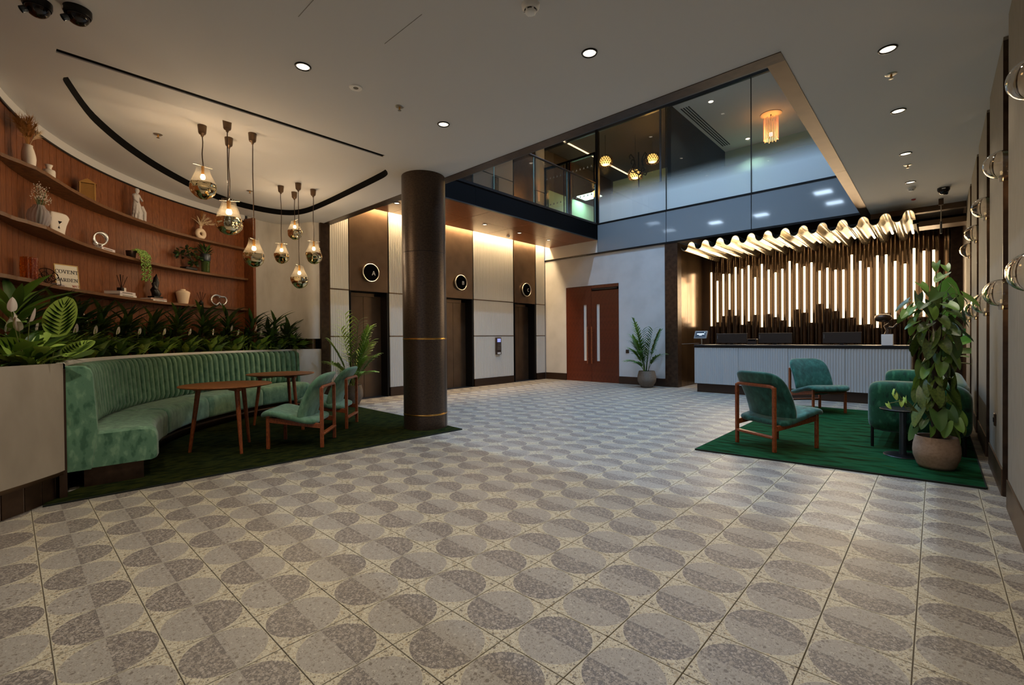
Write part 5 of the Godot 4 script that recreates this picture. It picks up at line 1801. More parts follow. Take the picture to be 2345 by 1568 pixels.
func off_wall(at: Vector3, dir: Vector3, deg: float) -> Vector3:
	# turn a leaf that would grow into the curved wall back into the room
	var out := Vector3(-cos(deg_to_rad(deg)), 0, -sin(deg_to_rad(deg)))
	var k := dir.dot(out)
	var gap := RW - 0.02 - Vector2(at.x - CW.x, -at.z - CW.y).length()
	var reach := dir.normalized().dot(out) * 0.36
	return dir - out * k * 1.7 if reach > gap else dir

func build_planting() -> void:
	var r := RandomNumberGenerator.new()
	r.seed = 5
	var lm := [leaf_mesh("lance", 0.34, 0.056, 0.25, 0.35), leaf_mesh("lance", 0.29, 0.052, 0.12, 0.3), leaf_mesh("lance", 0.4, 0.06, 0.4, 0.3)]
	# dark leafy shrubs along the back of the trough
	var dk := [[13.0, 1.58, "at the planter's left end"], [21.5, 1.66, "below the place-name sign"], [28.0, 1.62, "right of the place-name sign"], [34.0, 1.6, "left of the pale book stack"], [40.5, 1.58, "below the pale book stack"], [47.0, 1.55, "below the black flame sculpture"], [53.5, 1.66, "below the cream shouldered vase"], [60.5, 1.68, "below the small reed diffuser"], [66.5, 1.66, "below the chrome ring ornament"], [72.5, 1.6, "where timber meets plaster"], [77.5, 1.62, "against the plaster wall"], [82.5, 1.48, "at the planter's far right end"]]
	for q in dk:
		var P := arcw(q[0], 4.03 if q[0] < 73 else 3.97, 0.94)
		var o := thing("dracaena", "dark narrow-leaved shrub %s" % q[2], "plant", P, 0.0, "dark shrubs in the planter")
		var H: float = q[1] - 0.94
		for s in 3:
			var a: float = s * 2.1 + q[0]
			var tip := Vector3(0.07 * cos(a), H * (0.4 + 0.22 * s), 0.07 * sin(a))
			var st := MB.new()
			st.tube([Vector3(0.02 * cos(a), 0, 0.02 * sin(a)), tip * 0.5, tip], 0.008, 6)
			put(st, "stem", M.bark, o)
			for i in 22:
				var t := i * 2.4 + s
				var lift := 0.1 + 1.5 * i / 22.0
				leaf(o, lm[i % 3], [M.leaf_dark, M.leaf_dark, M.leaf_dark, M.leaf_deep][(i + s) % 4], tip * (0.45 + 0.55 * i / 22.0), off_wall(P, Vector3(cos(t), lift, sin(t)), q[0]), (r.randf() - 0.5) * 0.6, 0.75 + 0.35 * r.randf())
	# peace lilies along the front
	var bl := [leaf_mesh("lance", 0.22, 0.085, 0.25, 0.25, 0.06), leaf_mesh("lance", 0.18, 0.075, 0.1, 0.25, 0.05), leaf_mesh("lance", 0.24, 0.09, 0.45, 0.2, 0.06)]
	var sp := leaf_mesh("spathe", 0.11, 0.075, -0.15, 0.5)
	var li := [[2.5, 3.94, 2, "at the planter's near left corner"], [7.0, 4.0, 1, "beside the big striped leaf"], [12.0, 3.93, 1, "in front of the big striped leaf"], [17.5, 3.93, 1, "just right of the big striped leaf"], [23.5, 3.93, 0, "below the place-name sign at the ledge"], [29.5, 3.93, 2, "with a pair of white spathes, left of centre"], [36.0, 3.94, 0, "below the pale book stack at the ledge"], [42.0, 3.95, 1, "left of the planter's middle"], [48.5, 3.96, 0, "at the planter's middle"], [55.0, 3.96, 1, "with one tall spathe right of the middle"], [61.5, 3.96, 0, "below the reed diffuser at the ledge"], [67.5, 3.96, 1, "near the timber's right edge"], [73.5, 3.95, 2, "with two pale spathes before the plaster wall"], [79.0, 3.93, 1, "near the planter's right end"], [84.0, 3.9, 0, "last at the planter's right end"]]
	for q in li:
		var P := arcw(q[0], q[1], 0.96)
		var o := thing("peace_lily", "low glossy green lily clump %s" % q[3], "plant", P, 0.0, "low lilies along the planter")
		for i in 32:
			var t: float = i * 2.4 + q[0]
			var lift := 0.5 + 2.0 * pow(fmod(i * 0.618, 1.0), 1.2)
			leaf(o, bl[i % 3], [M.leaf_mid, M.leaf_deep, M.leaf_bright, M.leaf_mid, M.leaf_lime, M.leaf_deep, M.leaf_bright][i % 7], Vector3(0.07 * cos(t), 0.02 + 0.14 * r.randf(), 0.07 * sin(t)), off_wall(P, Vector3(cos(t), lift, sin(t)), q[0]), (r.randf() - 0.5) * 0.8, 0.85 + 0.4 * r.randf())
		for i in int(q[2]) + 1:
			var t: float = 2.0 + 2.4 * i + q[0]
			var h: float = 0.31 + 0.07 * i
			var tip := Vector3(0.05 * cos(t) - 0.02, h, 0.05 * sin(t) + 0.05)
			var st := MB.new()
			st.tube([Vector3.ZERO, tip * 0.6, tip], 0.003, 5)
			put(st, "flower_stalk", M.stem, o)
			var f := leaf(o, sp, M.spathe, tip, Vector3(0.25 * sin(t), 1.0, 0.2), 0.5 + i, 1.0, "spathe")
			var sx := MB.new()
			sx.tube([Vector3(0, 0.012, 0.01), Vector3(0, 0.012, 0.06)], [0.005, 0.003], 6)
			put(sx, "spadix", M.leaf_lime, f)
	# sword-leaved clumps with pale edges
	var sw := leaf_mesh("sword", 0.24, 0.035, 0.02, 0.4)
	for q in [[5.0, 3.9, "at the planter's near end"], [20.0, 3.92, "behind the banquette's near corner"], [63.0, 3.93, "at the ledge below the ring ornament"], [70.5, 3.92, "at the ledge by the plaster wall"], [76.0, 3.91, "at the ledge near the far end"]]:
		var o := thing("snake_plant", "yellow-edged sword-leaved plant %s" % q[2], "plant", arcw(q[0], q[1], 0.94), 0.0, "sword-leaved plants at the ledge")
		for i in 6:
			var t := i * 1.05
			leaf(o, sw, [M.leaf_lime, M.leaf_bright, M.leaf_mid][i % 3], Vector3(0.02 * cos(t), 0, 0.02 * sin(t)), Vector3(0.25 * cos(t), 1.0, 0.25 * sin(t)), t, 0.75 + 0.3 * r.randf())
	# broad-leaved plant at the far left
	var o := thing("broad_leaf_plant", "broad glossy-leaved plant rising at the left edge below the amber vase", "plant", arcw(7.5, 4.03, 0.94))
	var al := [leaf_mesh("lance", 0.34, 0.075, 0.25, 0.3), leaf_mesh("lance", 0.4, 0.085, 0.45, 0.25)]
	for i in 22:
		var t := i * 2.4 + 0.6
		leaf(o, al[i % 2], [M.leaf_deep, M.leaf_mid, M.leaf_dark, M.leaf_mid][i % 4], Vector3(0.03 * cos(t), 0.28 + 0.013 * i, 0.03 * sin(t)), Vector3(cos(t), 0.45 + 1.4 * i / 22.0, sin(t)), (r.randf() - 0.5) * 0.6, 0.85 + 0.25 * r.randf())
	var st2 := MB.new()
	st2.tube([Vector3.ZERO, Vector3(0, 0.42, 0)], 0.014, 8)
	put(st2, "stem", M.stem, o)
	# calathea with round striped leaves
	var c := thing("striped_calathea", "big round light green leaf with dark stripes at the planter's left", "plant", V(0.22, 5.16, 0.94))
	var cl := leaf_mesh("round", 0.3, 0.25, 0.08, 0.12)
	var vm := MB.new()
	for s in [-1.0, 1.0]:
		for i in 9:
			var t0 := 0.06 + 0.09 * i
			var p0 := Vector3(0.0, 0.003 - 0.08 * 0.3 * t0 * t0, 0.3 * t0)
			var t1 := minf(t0 + 0.24, 0.97)
			var w1 := pow(maxf(sin(PI * (0.06 + 0.94 * t1)), 0.0), 0.55) * 0.125 * 0.93
			var p1 := Vector3(s * w1, 0.003 - 0.08 * 0.3 * t1 * t1 + 0.12 * w1, 0.3 * t1)
			var mid := (p0 + p1) / 2 + Vector3(0, -0.0, -0.02)
			vm.quad(p0, mid + Vector3(0, 0, -0.006), p1, mid + Vector3(0, 0, 0.006), Vector3.UP)
	var vmesh := vm.mesh()
	var cd := [[Vector3(0.06, 0.29, 0.03), Vector3(0.1, 1.0, -0.2), 1.15], [Vector3(0.1, 0.13, 0.0), Vector3(0.65, 0.6, -0.5), 0.85], [Vector3(-0.06, 0.12, 0.08), Vector3(-0.8, 0.35, 0.2), 1.0], [Vector3(0.1, 0.1, -0.1), Vector3(0.6, 0.2, -0.7), 0.9]]
	for i in 4:
		var q: Array = cd[i]
		var B := Basis.looking_at(-(q[1] as Vector3).normalized(), Vector3(-0.75, 0.1, 0.66))
		var lf := put_mesh(cl, "leaf", M.leaf_bright, c)
		lf.transform = Transform3D(B.scaled_local(Vector3.ONE * q[2]), q[0])
		put_mesh(vmesh, "stripes", M.leaf_vein, lf)
		var st := MB.new()
		st.tube([Vector3.ZERO, (q[0] as Vector3) * 0.5 + Vector3(0, 0.03, 0), q[0]], 0.004, 6)
		put(st, "stalk", M.stem, c)

# ---------- things on the curved shelves ----------
func on_shelf(called: String, label: String, cat: String, deg: float, r: float, h: float, group := "") -> Node3D:
	# local +z faces the room
	return thing(called, label, cat, arcw(deg, r, h), -deg_to_rad(deg) + PI / 2, group)

func lathe_part(o: Node3D, called: String, m: Material, prof: Array, seg := 28, xf := Transform3D()) -> MeshInstance3D:
	var b := MB.new()
	b.lathe(prof, seg, xf)
	return put(b, called, m, o)

func book(label: String, deg: float, r: float, h: float, w: float, t: float, d: float, m: Material, twist := 0.0) -> void:
	var o := on_shelf("book", label, "book", deg, r, h, "books on the curved shelves")
	o.rotation.y += twist
	put(bx(-w / 2 + 0.003, w / 2 - 0.004, -d / 2 + 0.004, d / 2 - 0.002, 0.003, t - 0.003), "pages", M.book_white, o)
	var b := MB.new()
	b.box(Vector3(0, 0.0015, 0), Vector3(w, 0.003, d))
	b.box(Vector3(0, t - 0.0015, 0), Vector3(w, 0.003, d))
	b.box(Vector3(0, t / 2, d / 2 - 0.0015), Vector3(w, t, 0.003))
	put(b, "cover", m, o)
	put(bx(-w * 0.35, w * 0.3, -d / 2 - 0.0005, -d / 2, t * 0.35, t * 0.65), "spine_title", M.grey_plastic, o)

func plume(o: Node3D, p0: Vector3, p1: Vector3, w: float, m: Material, sd: int) -> void:
	var r := RandomNumberGenerator.new()
	r.seed = sd
	var b := MB.new()
	var mid := (p0 + p1) / 2 + Vector3(0, 0.03, 0)
	b.tube([p0, mid, p1], 0.002, 4)
	for i in 70:
		var u := 0.35 + 0.65 * r.randf()
		var p := p0.lerp(mid, u * 2.0) if u < 0.5 else mid.lerp(p1, u * 2.0 - 1.0)
		var T := (p1 - mid).normalized()
		var D := (T + Vector3(r.randf() - 0.5, r.randf() - 0.5, r.randf() - 0.5) * 1.1).normalized()
		var l := w * (0.6 + 0.7 * r.randf())
		var S := D.cross(Vector3(0.3, 0.2, 0.9)).normalized() * 0.0022
		b.tri(p - S, p + S, p + D * l, Vector3(0, 0, 1))
		b.tri(p - S.rotated(D, 1.5), p + S.rotated(D, 1.5), p + D * l, Vector3(0, 1, 0))
	put(b, "plume", m, o)

func reeds(o: Node3D, y: float, n: int, len: float) -> void:
	for i in n:
		var a := -0.5 + 1.0 * i / maxi(n - 1, 1)
		var b := MB.new()
		b.tube([Vector3(0, y - 0.03, 0), Vector3(sin(a) * len, y + cos(a) * len, 0.02 * sin(i * 2.0))], 0.0028, 5)
		put(b, "reed", M.black_matt, o)

func loop_pts(R: float, sq: float, n: int) -> Array:
	var a := []
	for i in n + 1:
		var t := TAU * i / n
		a.append(Vector3(R * cos(t) * sq, R * sin(t), 0.02 * sin(2.0 * t)))
	return a

func build_shelf_things() -> void:
	var A := 2.76
	var B := 2.25
	var C := 1.735
	# top shelf
	var o := on_shelf("pampas_vase", "white organic vase holding a bunch of tawny pampas grass", "vase", 16.8, 4.05, A)
	o.scale = Vector3(0.85, 1.0, 0.85)
	var vb := MB.new()
	var P := []
	for i in 28:
		var t := TAU * i / 28
		var row := PackedVector3Array()
		for q in [[0.03, 0.0], [0.05, 0.004], [0.062, 0.03], [0.068, 0.08], [0.064, 0.12], [0.054, 0.155], [0.044, 0.18], [0.045, 0.195], [0.038, 0.19]]:
			row.append(Vector3(q[0] * cos(t) + 0.012 * sin(q[1] * 28.0), q[1], q[0] * 0.85 * sin(t)))
		P.append(row)
	vb.grid(P, true)
	put(vb, "body", M.ceramic, o)
	for i in 13:
		var a := -1.25 + 2.1 * i / 12.0
		plume(o, Vector3(0, 0.17, 0), Vector3(0.2 * sin(a), 0.2 + 0.21 * cos(a * 0.8), 0.05 * sin(i * 2.2)), 0.085, M.pampas if i < 11 else M.pampas_pale, 100 + i)
	o = on_shelf("bottle_vase", "small white bottle vase with a flared neck on the top shelf", "vase", 23.3, 4.06, A)
	lathe_part(o, "body", M.ceramic, [[0.0005, 0.0], [0.046, 0.0], [0.049, 0.01], [0.049, 0.11], [0.045, 0.122], [0.025, 0.128]])
	lathe_part(o, "neck", M.ceramic, [[0.022, 0.126], [0.021, 0.145], [0.03, 0.168], [0.031, 0.174], [0.026, 0.172], [0.018, 0.15]])
	o = on_shelf("rattan_lantern", "square woven rattan lantern box on the top shelf", "lantern", 33.1, 4.05, A)
	o.rotation.y += 0.5
	for s in [[-1, -1], [1, -1], [1, 1], [-1, 1]]: put(bx(s[0] * 0.082 - 0.006, s[0] * 0.082 + 0.006, s[1] * 0.062 - 0.006, s[1] * 0.062 + 0.006, 0.0, 0.2), "post", M.rattan, o)
	for i in 22:
		var y := 0.008 + 0.0085 * i
		var b := MB.new()
		for z in [-0.064, 0.064]: b.tube([Vector3(-0.085, y, z), Vector3(0, y + 0.002, z * 1.06), Vector3(0.085, y, z)], 0.0028, 5)
		for x in [-0.084, 0.084]: b.tube([Vector3(x, y, -0.064), Vector3(x, y, 0.064)], 0.0028, 5)
		put(b, "weave_band", M.rattan, o)
	put(bx(-0.078, 0.078, -0.058, 0.058, 0.0, 0.19), "lining", M.pampas, o)
	var rf := MB.new()
	for z in [-1.0, 1.0]: rf.quad(Vector3(-0.095, 0.195, z * 0.075), Vector3(0.095, 0.195, z * 0.075), Vector3(0.07, 0.245, z * 0.015), Vector3(-0.07, 0.245, z * 0.015), Vector3(0, 1, z))
	for x in [-1.0, 1.0]: rf.quad(Vector3(x * 0.095, 0.195, -0.075), Vector3(x * 0.095, 0.195, 0.075), Vector3(x * 0.07, 0.245, 0.015), Vector3(x * 0.07, 0.245, -0.015), Vector3(x, 1, 0))
	rf.tube([Vector3(-0.075, 0.246, 0), Vector3(0.075, 0.246, 0)], 0.006, 6)
	put(rf, "lid", M.rattan, o)
	# draped classical figure, one smooth body
	o = on_shelf("figure_statue", "white draped classical figure statue on the top shelf", "statue", 45.2, 4.05, A)
	var f := FastNoiseLite.new()
	f.seed = 4
	f.frequency = 9.0
	P = []
	for i in 40:
		var t := TAU * i / 40
		var row := PackedVector3Array()
		var prof := [[0.055, 0.0, 0.01], [0.06, 0.02, 0.01], [0.064, 0.06, 0.01], [0.062, 0.11, 0.008], [0.058, 0.16, 0.0], [0.055, 0.2, -0.004], [0.045, 0.225, -0.008], [0.038, 0.25, -0.012], [0.04, 0.285, -0.014], [0.046, 0.31, -0.014], [0.05, 0.33, -0.012], [0.04, 0.348, -0.008], [0.02, 0.36, -0.004], [0.017, 0.37, 0.0], [0.022, 0.38, 0.004], [0.027, 0.395, 0.006], [0.027, 0.412, 0.006], [0.02, 0.427, 0.004], [0.0005, 0.432, 0.002]]
		for q in prof:
			var folds: float = 0.16 * sin(t * 9.0 + q[1] * 30.0) * clampf((0.24 - q[1]) * 8.0, 0.0, 1.0) + 0.12 * f.get_noise_2d(t * 0.6, q[1] * 4.0)
			var rr: float = q[0] * (1.0 + folds)
			row.append(Vector3(rr * cos(t) * 1.05 + q[2], q[1], rr * 0.75 * sin(t)))
		P.append(row)
	vb = MB.new()
	vb.grid(P, true)
	vb.tube([Vector3(-0.05, 0.325, 0.005), Vector3(-0.062, 0.27, 0.02), Vector3(-0.03, 0.24, 0.04)], [0.016, 0.014, 0.01], 8)
	vb.tube([Vector3(0.035, 0.325, 0.005), Vector3(0.045, 0.28, 0.03), Vector3(0.0, 0.3, 0.045)], [0.016, 0.013, 0.01], 8)
	vb.tube([Vector3(0.03, 0.2, 0.03), Vector3(0.062, 0.13, 0.05), Vector3(0.066, 0.01, 0.05)], [0.026, 0.02, 0.014], 10)
	put(vb, "body", M.stone_white, o)
	put(bx(-0.06, 0.078, -0.06, 0.045, -0.0, 0.012, 0.003), "plinth", M.stone_white, o)
	# ring vase with dried leaves
	o = on_shelf("ring_vase", "cream ring-shaped vase with dried leaves on the top shelf's right", "vase", 60.9, 4.07, A)
	vb = MB.new()
	var lp := []
	for i in 29:
		var t := TAU * i / 28 - PI / 2
		lp.append(Vector3(0.056 * cos(t), 0.085 + 0.056 * sin(t), 0))
	vb.tube(lp, 0.032, 14, false)
	vb.lathe([[0.024, 0.155], [0.018, 0.175], [0.021, 0.2], [0.016, 0.198]], 16)
	put(vb, "ring", M.ceramic_cream, o)
	var dl := leaf_mesh("lance", 0.2, 0.03, 0.5, 0.4)
	for i in 5: leaf(o, dl, M.pampas_pale, Vector3(0, 0.19, 0), Vector3(-0.6 + 0.3 * i, 1.0, 0.1 * sin(i * 2.0)), 0.3 * i, 0.9, "dried_leaf")
	for i in 5: plume(o, Vector3(0, 0.19, 0), Vector3(0.02 + 0.05 * i, 0.42 - 0.035 * i, 0.0), 0.06, M.pampas_pale if i > 0 else M.pampas, 140 + i)
	# middle shelf
	o = on_shelf("ribbed_glass_vase", "swirled clear glass vase with tiny white flowers", "vase", 19.8, 4.05, B)
	o.scale = Vector3(0.85, 1.0, 0.85)
	P = []
	for i in 72:
		var t := TAU * i / 72
		var row := PackedVector3Array()
		for j in 15:
			var y := 0.225 * j / 14.0
			var rr := 0.048 + 0.05 * sin(PI * clampf(y / 0.24, 0, 1)) * (1.1 - y * 1.2) - (0.012 if y > 0.19 else 0.0)
			rr *= 1.0 + 0.035 * sin(t * 18.0 + y * 26.0)
			row.append(Vector3(rr * cos(t), y, rr * sin(t)))
		P.append(row)
	vb = MB.new()
	vb.grid(P, true)
	put(vb, "body", M.rib_glass, o)
	var r := RandomNumberGenerator.new()
	r.seed = 9
	for i in 26:
		var a := r.randf() * TAU
		var tip := Vector3(0.16 * (r.randf() - 0.45) * 2.0, 0.27 + 0.14 * r.randf(), 0.06 * (r.randf() - 0.3))
		var st := MB.new()
		st.tube([Vector3(0.02 * cos(a), 0.06, 0.02 * sin(a)), Vector3(tip.x * 0.3, 0.22, tip.z * 0.3), tip], 0.0018, 4)
		put(st, "flower_stem", M.leaf_deep, o)
		var bl := MB.new()
		for k in 7:
			var p := tip + Vector3(r.randf() - 0.5, r.randf() - 0.5, r.randf() - 0.5) * 0.05
			bl.lathe([[0.0005, -0.005], [0.006, 0.0], [0.0005, 0.005]], 6, Transform3D(Basis(), p))
		put(bl, "blossom", M.spathe, o)
	o = on_shelf("wavy_vase", "flat white vase with a wavy outline on the middle shelf", "vase", 25.2, 4.06, B)
	o.rotation.y -= 0.5
	vb = MB.new()
	vb.sq(Vector3(0.17, 0.25, 0.07), 0.18, 0.4, 56, 12, func(p: Vector3) -> Vector3:
		var y := p.y + 0.125
		return Vector3(p.x * (0.95 - 0.12 * sin(y * 27.0)) + (0.02 if p.x > 0.0 else 0.008) * sin(y * 27.0 + 2.6), y, p.z))
	put(vb, "body", M.ceramic, o)
	lathe_part(o, "mouth", M.ceramic_cream, [[0.02, 0.249], [0.05, 0.251], [0.052, 0.249]], 20, Transform3D(Basis().scaled(Vector3(1.3, 1, 0.5)), Vector3.ZERO))
	book("pale pink book lying under the chrome loop ornament", 36.0, 4.04, B, 0.24, 0.035, 0.15, M.book_pale)
	o = on_shelf("chrome_loop", "chrome knotted loop ornament standing on a pale book", "ornament", 35.8, 4.05, B + 0.035)
	o.rotation.y -= 0.5
	vb = MB.new()
	lp = []
	var lr := []
	for i in 33:
		var t := TAU * i / 32 - PI / 2 + 0.3
		lp.append(Vector3(0.06 * cos(t), 0.105 + 0.068 * sin(t), 0.025 * cos(t * 0.5)))
		lr.append(0.02 + 0.008 * sin(t * 2.0))
	vb.tube(lp, lr, 12)
	vb.tube([Vector3(0.0, 0.01, 0.0), Vector3(0.02, 0.035, 0.015), Vector3(-0.012, 0.045, -0.01), Vector3(0.0, 0.06, 0.0)], 0.02, 10)
	put(vb, "loop", M.chrome, o)
	lathe_part(o, "foot", M.chrome, [[0.0005, 0.0], [0.026, 0.0], [0.026, 0.006], [0.012, 0.012]])
	o = on_shelf("trailing_plant", "small trailing string-of-beads plant spilling over the middle shelf", "plant", 42.7, 4.01, B)
	lathe_part(o, "pot", M.bronze_dark, [[0.0005, 0.0], [0.045, 0.0], [0.055, 0.09], [0.05, 0.088]], 20)
	for i in 24:
		var st := MB.new()
		var x := -0.04 + 0.008 * i + 0.015 * sin(i * 3.0)
		var dr := 0.12 + 0.24 * absf(sin(i * 1.7))
		var pts := [Vector3(x * 0.4, 0.085, 0.02), Vector3(x + 0.02, 0.11, 0.07), Vector3(x + 0.04, 0.05, 0.11), Vector3(x + 0.05, 0.08 - dr, 0.115)]
		var cc := Curve3D.new()
		for q in pts: cc.add_point(q)
		for k in 22:
			var p := cc.samplef(3.0 * k / 21.0) + Vector3(r.randf() - 0.5, r.randf() - 0.5, r.randf() - 0.5) * 0.012
			st.lathe([[0.0005, -0.011], [0.011, 0.0], [0.0005, 0.011]], 6, Transform3D(Basis(), p))
		put(st, "strand", M.leaf_bright if i % 3 == 0 else M.leaf_mid, o).set_meta("kind", "stuff")
	o = on_shelf("bonsai", "dark bonsai tree in a shallow black tray on the middle shelf", "plant", 57.4, 4.04, B)
	put(bx(-0.1, 0.1, -0.06, 0.06, 0.0, 0.04, 0.008), "tray", M.black_metal, o)
	vb = MB.new()
	vb.tube([Vector3(0.04, 0.035, 0), Vector3(0.06, 0.12, 0.01), Vector3(0.02, 0.2, 0), Vector3(0.0, 0.28, 0)], [0.022, 0.017, 0.014, 0.008], 8)
	vb.tube([Vector3(0.03, 0.18, 0), Vector3(-0.06, 0.2, 0.01), Vector3(-0.13, 0.19, 0.0)], [0.012, 0.01, 0.006], 7)
	put(vb, "trunk", M.bark, o)
	var bm := leaf_mesh("round", 0.05, 0.035, 0.2, 0.2)
	for k in 130:
		var pads := [[Vector3(0.02, 0.29, 0), 0.11], [Vector3(-0.11, 0.22, 0.01), 0.1], [Vector3(0.11, 0.2, 0.0), 0.09], [Vector3(0.06, 0.1, 0.03), 0.05]]
		var q: Array = pads[k % 4]
		var D := Vector3(r.randf() - 0.5, (r.randf() - 0.3) * 0.7, r.randf() - 0.5) * 2.0
		leaf(o, bm, M.leaf_dark if k % 3 else M.leaf_deep, q[0] + D.normalized() * q[1] * pow(r.randf(), 0.5) * Vector3(1, 0.6, 0.7), D, r.randf(), 1.0)
	o = on_shelf("green_glass_vase", "green glass vase with grey-green foliage on the middle shelf", "vase", 61.7, 4.05, B)
	lathe_part(o, "body", M.green_glass, [[0.0005, 0.002], [0.055, 0.002], [0.058, 0.01], [0.058, 0.15], [0.066, 0.16], [0.066, 0.17], [0.06, 0.18]])
	lathe_part(o, "upper_body", M.steel_dark, [[0.06, 0.18], [0.07, 0.2], [0.072, 0.26], [0.064, 0.29], [0.058, 0.285]])
	for i in 26:
		var t := i * 2.4
		leaf(o, lm_small(), M.leaf_deep if i % 2 else M.leaf_dark, Vector3(0.03 * cos(t), 0.27 + 0.004 * i, 0.03 * sin(t)), Vector3(cos(t) * 0.9, 0.5 + 0.06 * i, sin(t) * 0.9), r.randf(), 0.9)
	# lowest shelf
	o = on_shelf("amber_vase", "tall amber glass vase with bark-like texture on the lowest shelf", "vase", 16.8, 4.06, C)
	o.scale = Vector3(0.85, 1.0, 0.85)
	P = []
	for i in 64:
		var t := TAU * i / 64
		var row := PackedVector3Array()
		for j in 22:
			var y := 0.215 * j / 21.0
			var rr := 0.075 + 0.012 * sin(y * 12.0)
			rr += 0.006 * sin(t * 11.0) + 0.004 * f.get_noise_2d(t * 1.4, y * 9.0) * 2.0
			row.append(Vector3(rr * cos(t), y, rr * 0.75 * sin(t)))
		P.append(row)
	vb = MB.new()
	vb.grid(P, true)
	put(vb, "body", M.amber_glass, o)
	lathe_part(o, "base", M.amber_glass, [[0.0005, 0.004], [0.07, 0.004], [0.07, 0.0]], 24, Transform3D(Basis().scaled(Vector3(1, 1, 0.75)), Vector3.ZERO))
	o = on_shelf("wire_fan_rack", "black fan-shaped wire rack in front of the amber vase", "rack", 19.6, 4.0, C)
	o.rotation.y -= 0.5
	vb = MB.new()
	var fan := []
	for i in 17:
		var t := PI * i / 16
		fan.append(Vector3(0.135 * cos(t), 0.145 * sin(t) + 0.004, 0))
	vb.tube(fan, 0.003, 6)
	vb.tube([Vector3(-0.135, 0.004, 0), Vector3(0.135, 0.004, 0)], 0.003, 6)
	put(vb, "outer_wire", M.black_matt, o)
	for k in 6:
		var w := MB.new()
		var cp := []
		var c0 := Vector3(-0.08 + 0.032 * k, 0.03 + 0.028 * (k % 3), 0)
		for i in 17:
			var t := TAU * i / 16
			cp.append(c0 + Vector3(0.032 * cos(t), 0.03 * sin(t), 0))
		w.tube(cp, 0.0024, 5)
		put(w, "inner_wire", M.black_matt, o)
	for k in 5:
		var w := MB.new()
		var a := PI * (k + 1) / 6.0
		w.tube([Vector3(0, 0.004, 0), Vector3(0.135 * cos(a), 0.145 * sin(a), 0)], 0.0024, 5)
		put(w, "spoke", M.black_matt, o)
	# enamel street name plate
	o = on_shelf("name_plate", "white street name plate lettered COVENT GARDEN leaning on the lowest shelf", "sign", 26.0, 4.0, C)
	o.rotation.y -= 0.6
	var lean := Transform3D(Basis(Vector3.RIGHT, -0.12), Vector3.ZERO)
	var W := 0.205
	var H := 0.25
	vb = MB.new()
	vb.box(Vector3(0, H / 2, 0), Vector3(W, H, 0.008), 0.001, lean)
	put(vb, "plate", M.sign_plate, o)
	vb = MB.new()
	vb.box(Vector3(0, H - 0.004, 0.001), Vector3(W + 0.004, 0.01, 0.009), 0.001, lean)
	vb.box(Vector3(0, 0.004, 0.001), Vector3(W + 0.004, 0.01, 0.009), 0.001, lean)
	for x in [-1.0, 1.0]: vb.box(Vector3(x * W / 2, H / 2, 0.001), Vector3(0.01, H, 0.009), 0.001, lean)
	put(vb, "worn_edge", M.sign_edge, o)
	var font := SystemFont.new()
	font.font_names = PackedStringArray(["Droid Serif"])
	var words := [["COVENT", 0.175, 0.0, 0.00081, M.ink], ["GARDEN", 0.09, -0.006, 0.00076, M.ink], ["WC2", 0.03, 0.07, 0.0005, M.ink_red]]
	for q in words:
		var tm := TextMesh.new()
		tm.text = q[0]
		tm.font = font
		tm.font_size = 64
		tm.pixel_size = q[3]
		tm.depth = 0.002
		var l := put_mesh(tm, "lettering", q[4], o)
		l.transform = lean * Transform3D(Basis(), Vector3(q[2], q[1], 0.0052))
	book("white book lying in front of the street name plate", 22.6, 3.985, C, 0.2, 0.026, 0.05, M.book_pale)
	book("lower pale book in the stack under the reed diffuser", 39.8, 4.0, C, 0.3, 0.028, 0.17, M.book_white)
	book("upper pink book in the stack under the reed diffuser", 39.6, 4.0, C + 0.028, 0.31, 0.036, 0.17, M.book_pale, 0.06)
	o = on_shelf("reed_diffuser", "square black and white reed diffuser on the pink book stack", "diffuser", 40.2, 4.01, C + 0.064)
	put(bx(-0.04, 0.0, -0.03, 0.03, 0.0, 0.055, 0.003), "dark_half", M.black_metal, o)
	put(bx(0.0, 0.04, -0.03, 0.03, 0.0, 0.055, 0.003), "pale_half", M.ceramic, o)
	reeds(o, 0.06, 5, 0.16)
	book("lower white book under the black flame sculpture", 49.2, 4.06, C, 0.24, 0.022, 0.16, M.book_white)
	book("upper dark-lettered book under the black flame sculpture", 49.0, 4.06, C + 0.022, 0.25, 0.02, 0.16, M.book_rose, -0.08)
	o = on_shelf("flame_sculpture", "black twisted flame-like sculpture on two flat books", "sculpture", 49.6, 4.07, C + 0.042)
	put(bx(-0.075, 0.075, -0.05, 0.05, 0.0, 0.03, 0.003), "base", M.black_metal, o)
	vb = MB.new()
	vb.tube([Vector3(0, 0.02, 0), Vector3(0.012, 0.06, 0.01), Vector3(-0.02, 0.12, 0.0), Vector3(0.0, 0.17, 0.01), Vector3(0.015, 0.22, 0), Vector3(0.012, 0.28, 0), Vector3(0.03, 0.345, 0)], [0.045, 0.055, 0.045, 0.03, 0.04, 0.028, 0.002], 14)
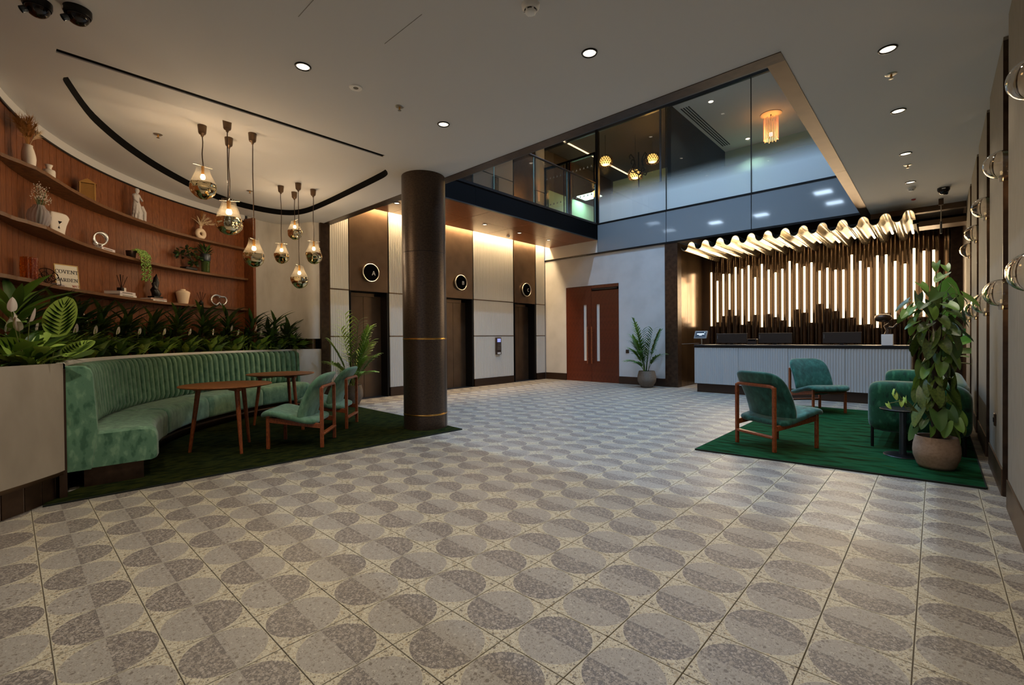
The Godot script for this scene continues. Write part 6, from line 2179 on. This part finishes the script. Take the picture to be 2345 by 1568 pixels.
	vb.tube([Vector3(0.03, 0.1, 0.02), Vector3(-0.04, 0.13, 0.03), Vector3(-0.045, 0.2, 0.01), Vector3(0.0, 0.25, 0)], [0.02, 0.022, 0.02, 0.008], 10)
	put(vb, "figure", M.black_metal, o)
	o = on_shelf("shouldered_vase", "cream broad-shouldered ceramic vase on the lowest shelf", "vase", 56.3, 4.07, C)
	lathe_part(o, "body", M.ceramic_cream, [[0.0005, 0.0], [0.058, 0.0], [0.062, 0.01], [0.082, 0.12], [0.09, 0.165], [0.086, 0.18], [0.05, 0.2], [0.034, 0.202]], 32)
	lathe_part(o, "collar", M.ceramic_cream, [[0.034, 0.2], [0.034, 0.218], [0.028, 0.22], [0.026, 0.205]], 24)
	o = on_shelf("reed_diffuser", "small dark reed diffuser bottle beside the cream vase", "diffuser", 60.6, 4.06, C)
	lathe_part(o, "bottle", M.black_metal, [[0.0005, 0.0], [0.03, 0.0], [0.032, 0.05], [0.02, 0.06], [0.016, 0.075]], 18)
	reeds(o, 0.07, 5, 0.14)
	o = on_shelf("chrome_ring", "chrome swan-like open ring ornament at the lowest shelf's right end", "ornament", 65.4, 4.09, C)
	o.rotation.y -= 0.25
	vb = MB.new()
	lp = []
	lr = []
	for i in 41:
		var u := i / 40.0
		var t := -PI / 2 - 0.35 - u * (TAU - 0.7)
		var k := 1.0 - 0.35 * exp(-pow((u - 0.55) / 0.09, 2.0))
		lp.append(Vector3(0.115 * cos(t), 0.11 + 0.09 * sin(t) * k + 0.0, 0.0))
		lr.append(0.018 - 0.006 * absf(u - 0.5))
	vb.tube(lp, lr, 12)
	vb.tube([lp[0], Vector3(0.0, 0.07, 0), lp[40]], [0.018, 0.02, 0.018], 12)
	put(vb, "ring", M.chrome, o)
	lathe_part(o, "knob", M.chrome, [[0.0005, -0.014], [0.012, -0.007], [0.014, 0.0], [0.012, 0.007], [0.0005, 0.014]], 14, Transform3D(Basis(), Vector3(0.01, 0.155, 0.0)))

var _lms: ArrayMesh
func lm_small() -> ArrayMesh:
	if _lms == null: _lms = leaf_mesh("lance", 0.13, 0.03, 0.2, 0.3)
	return _lms
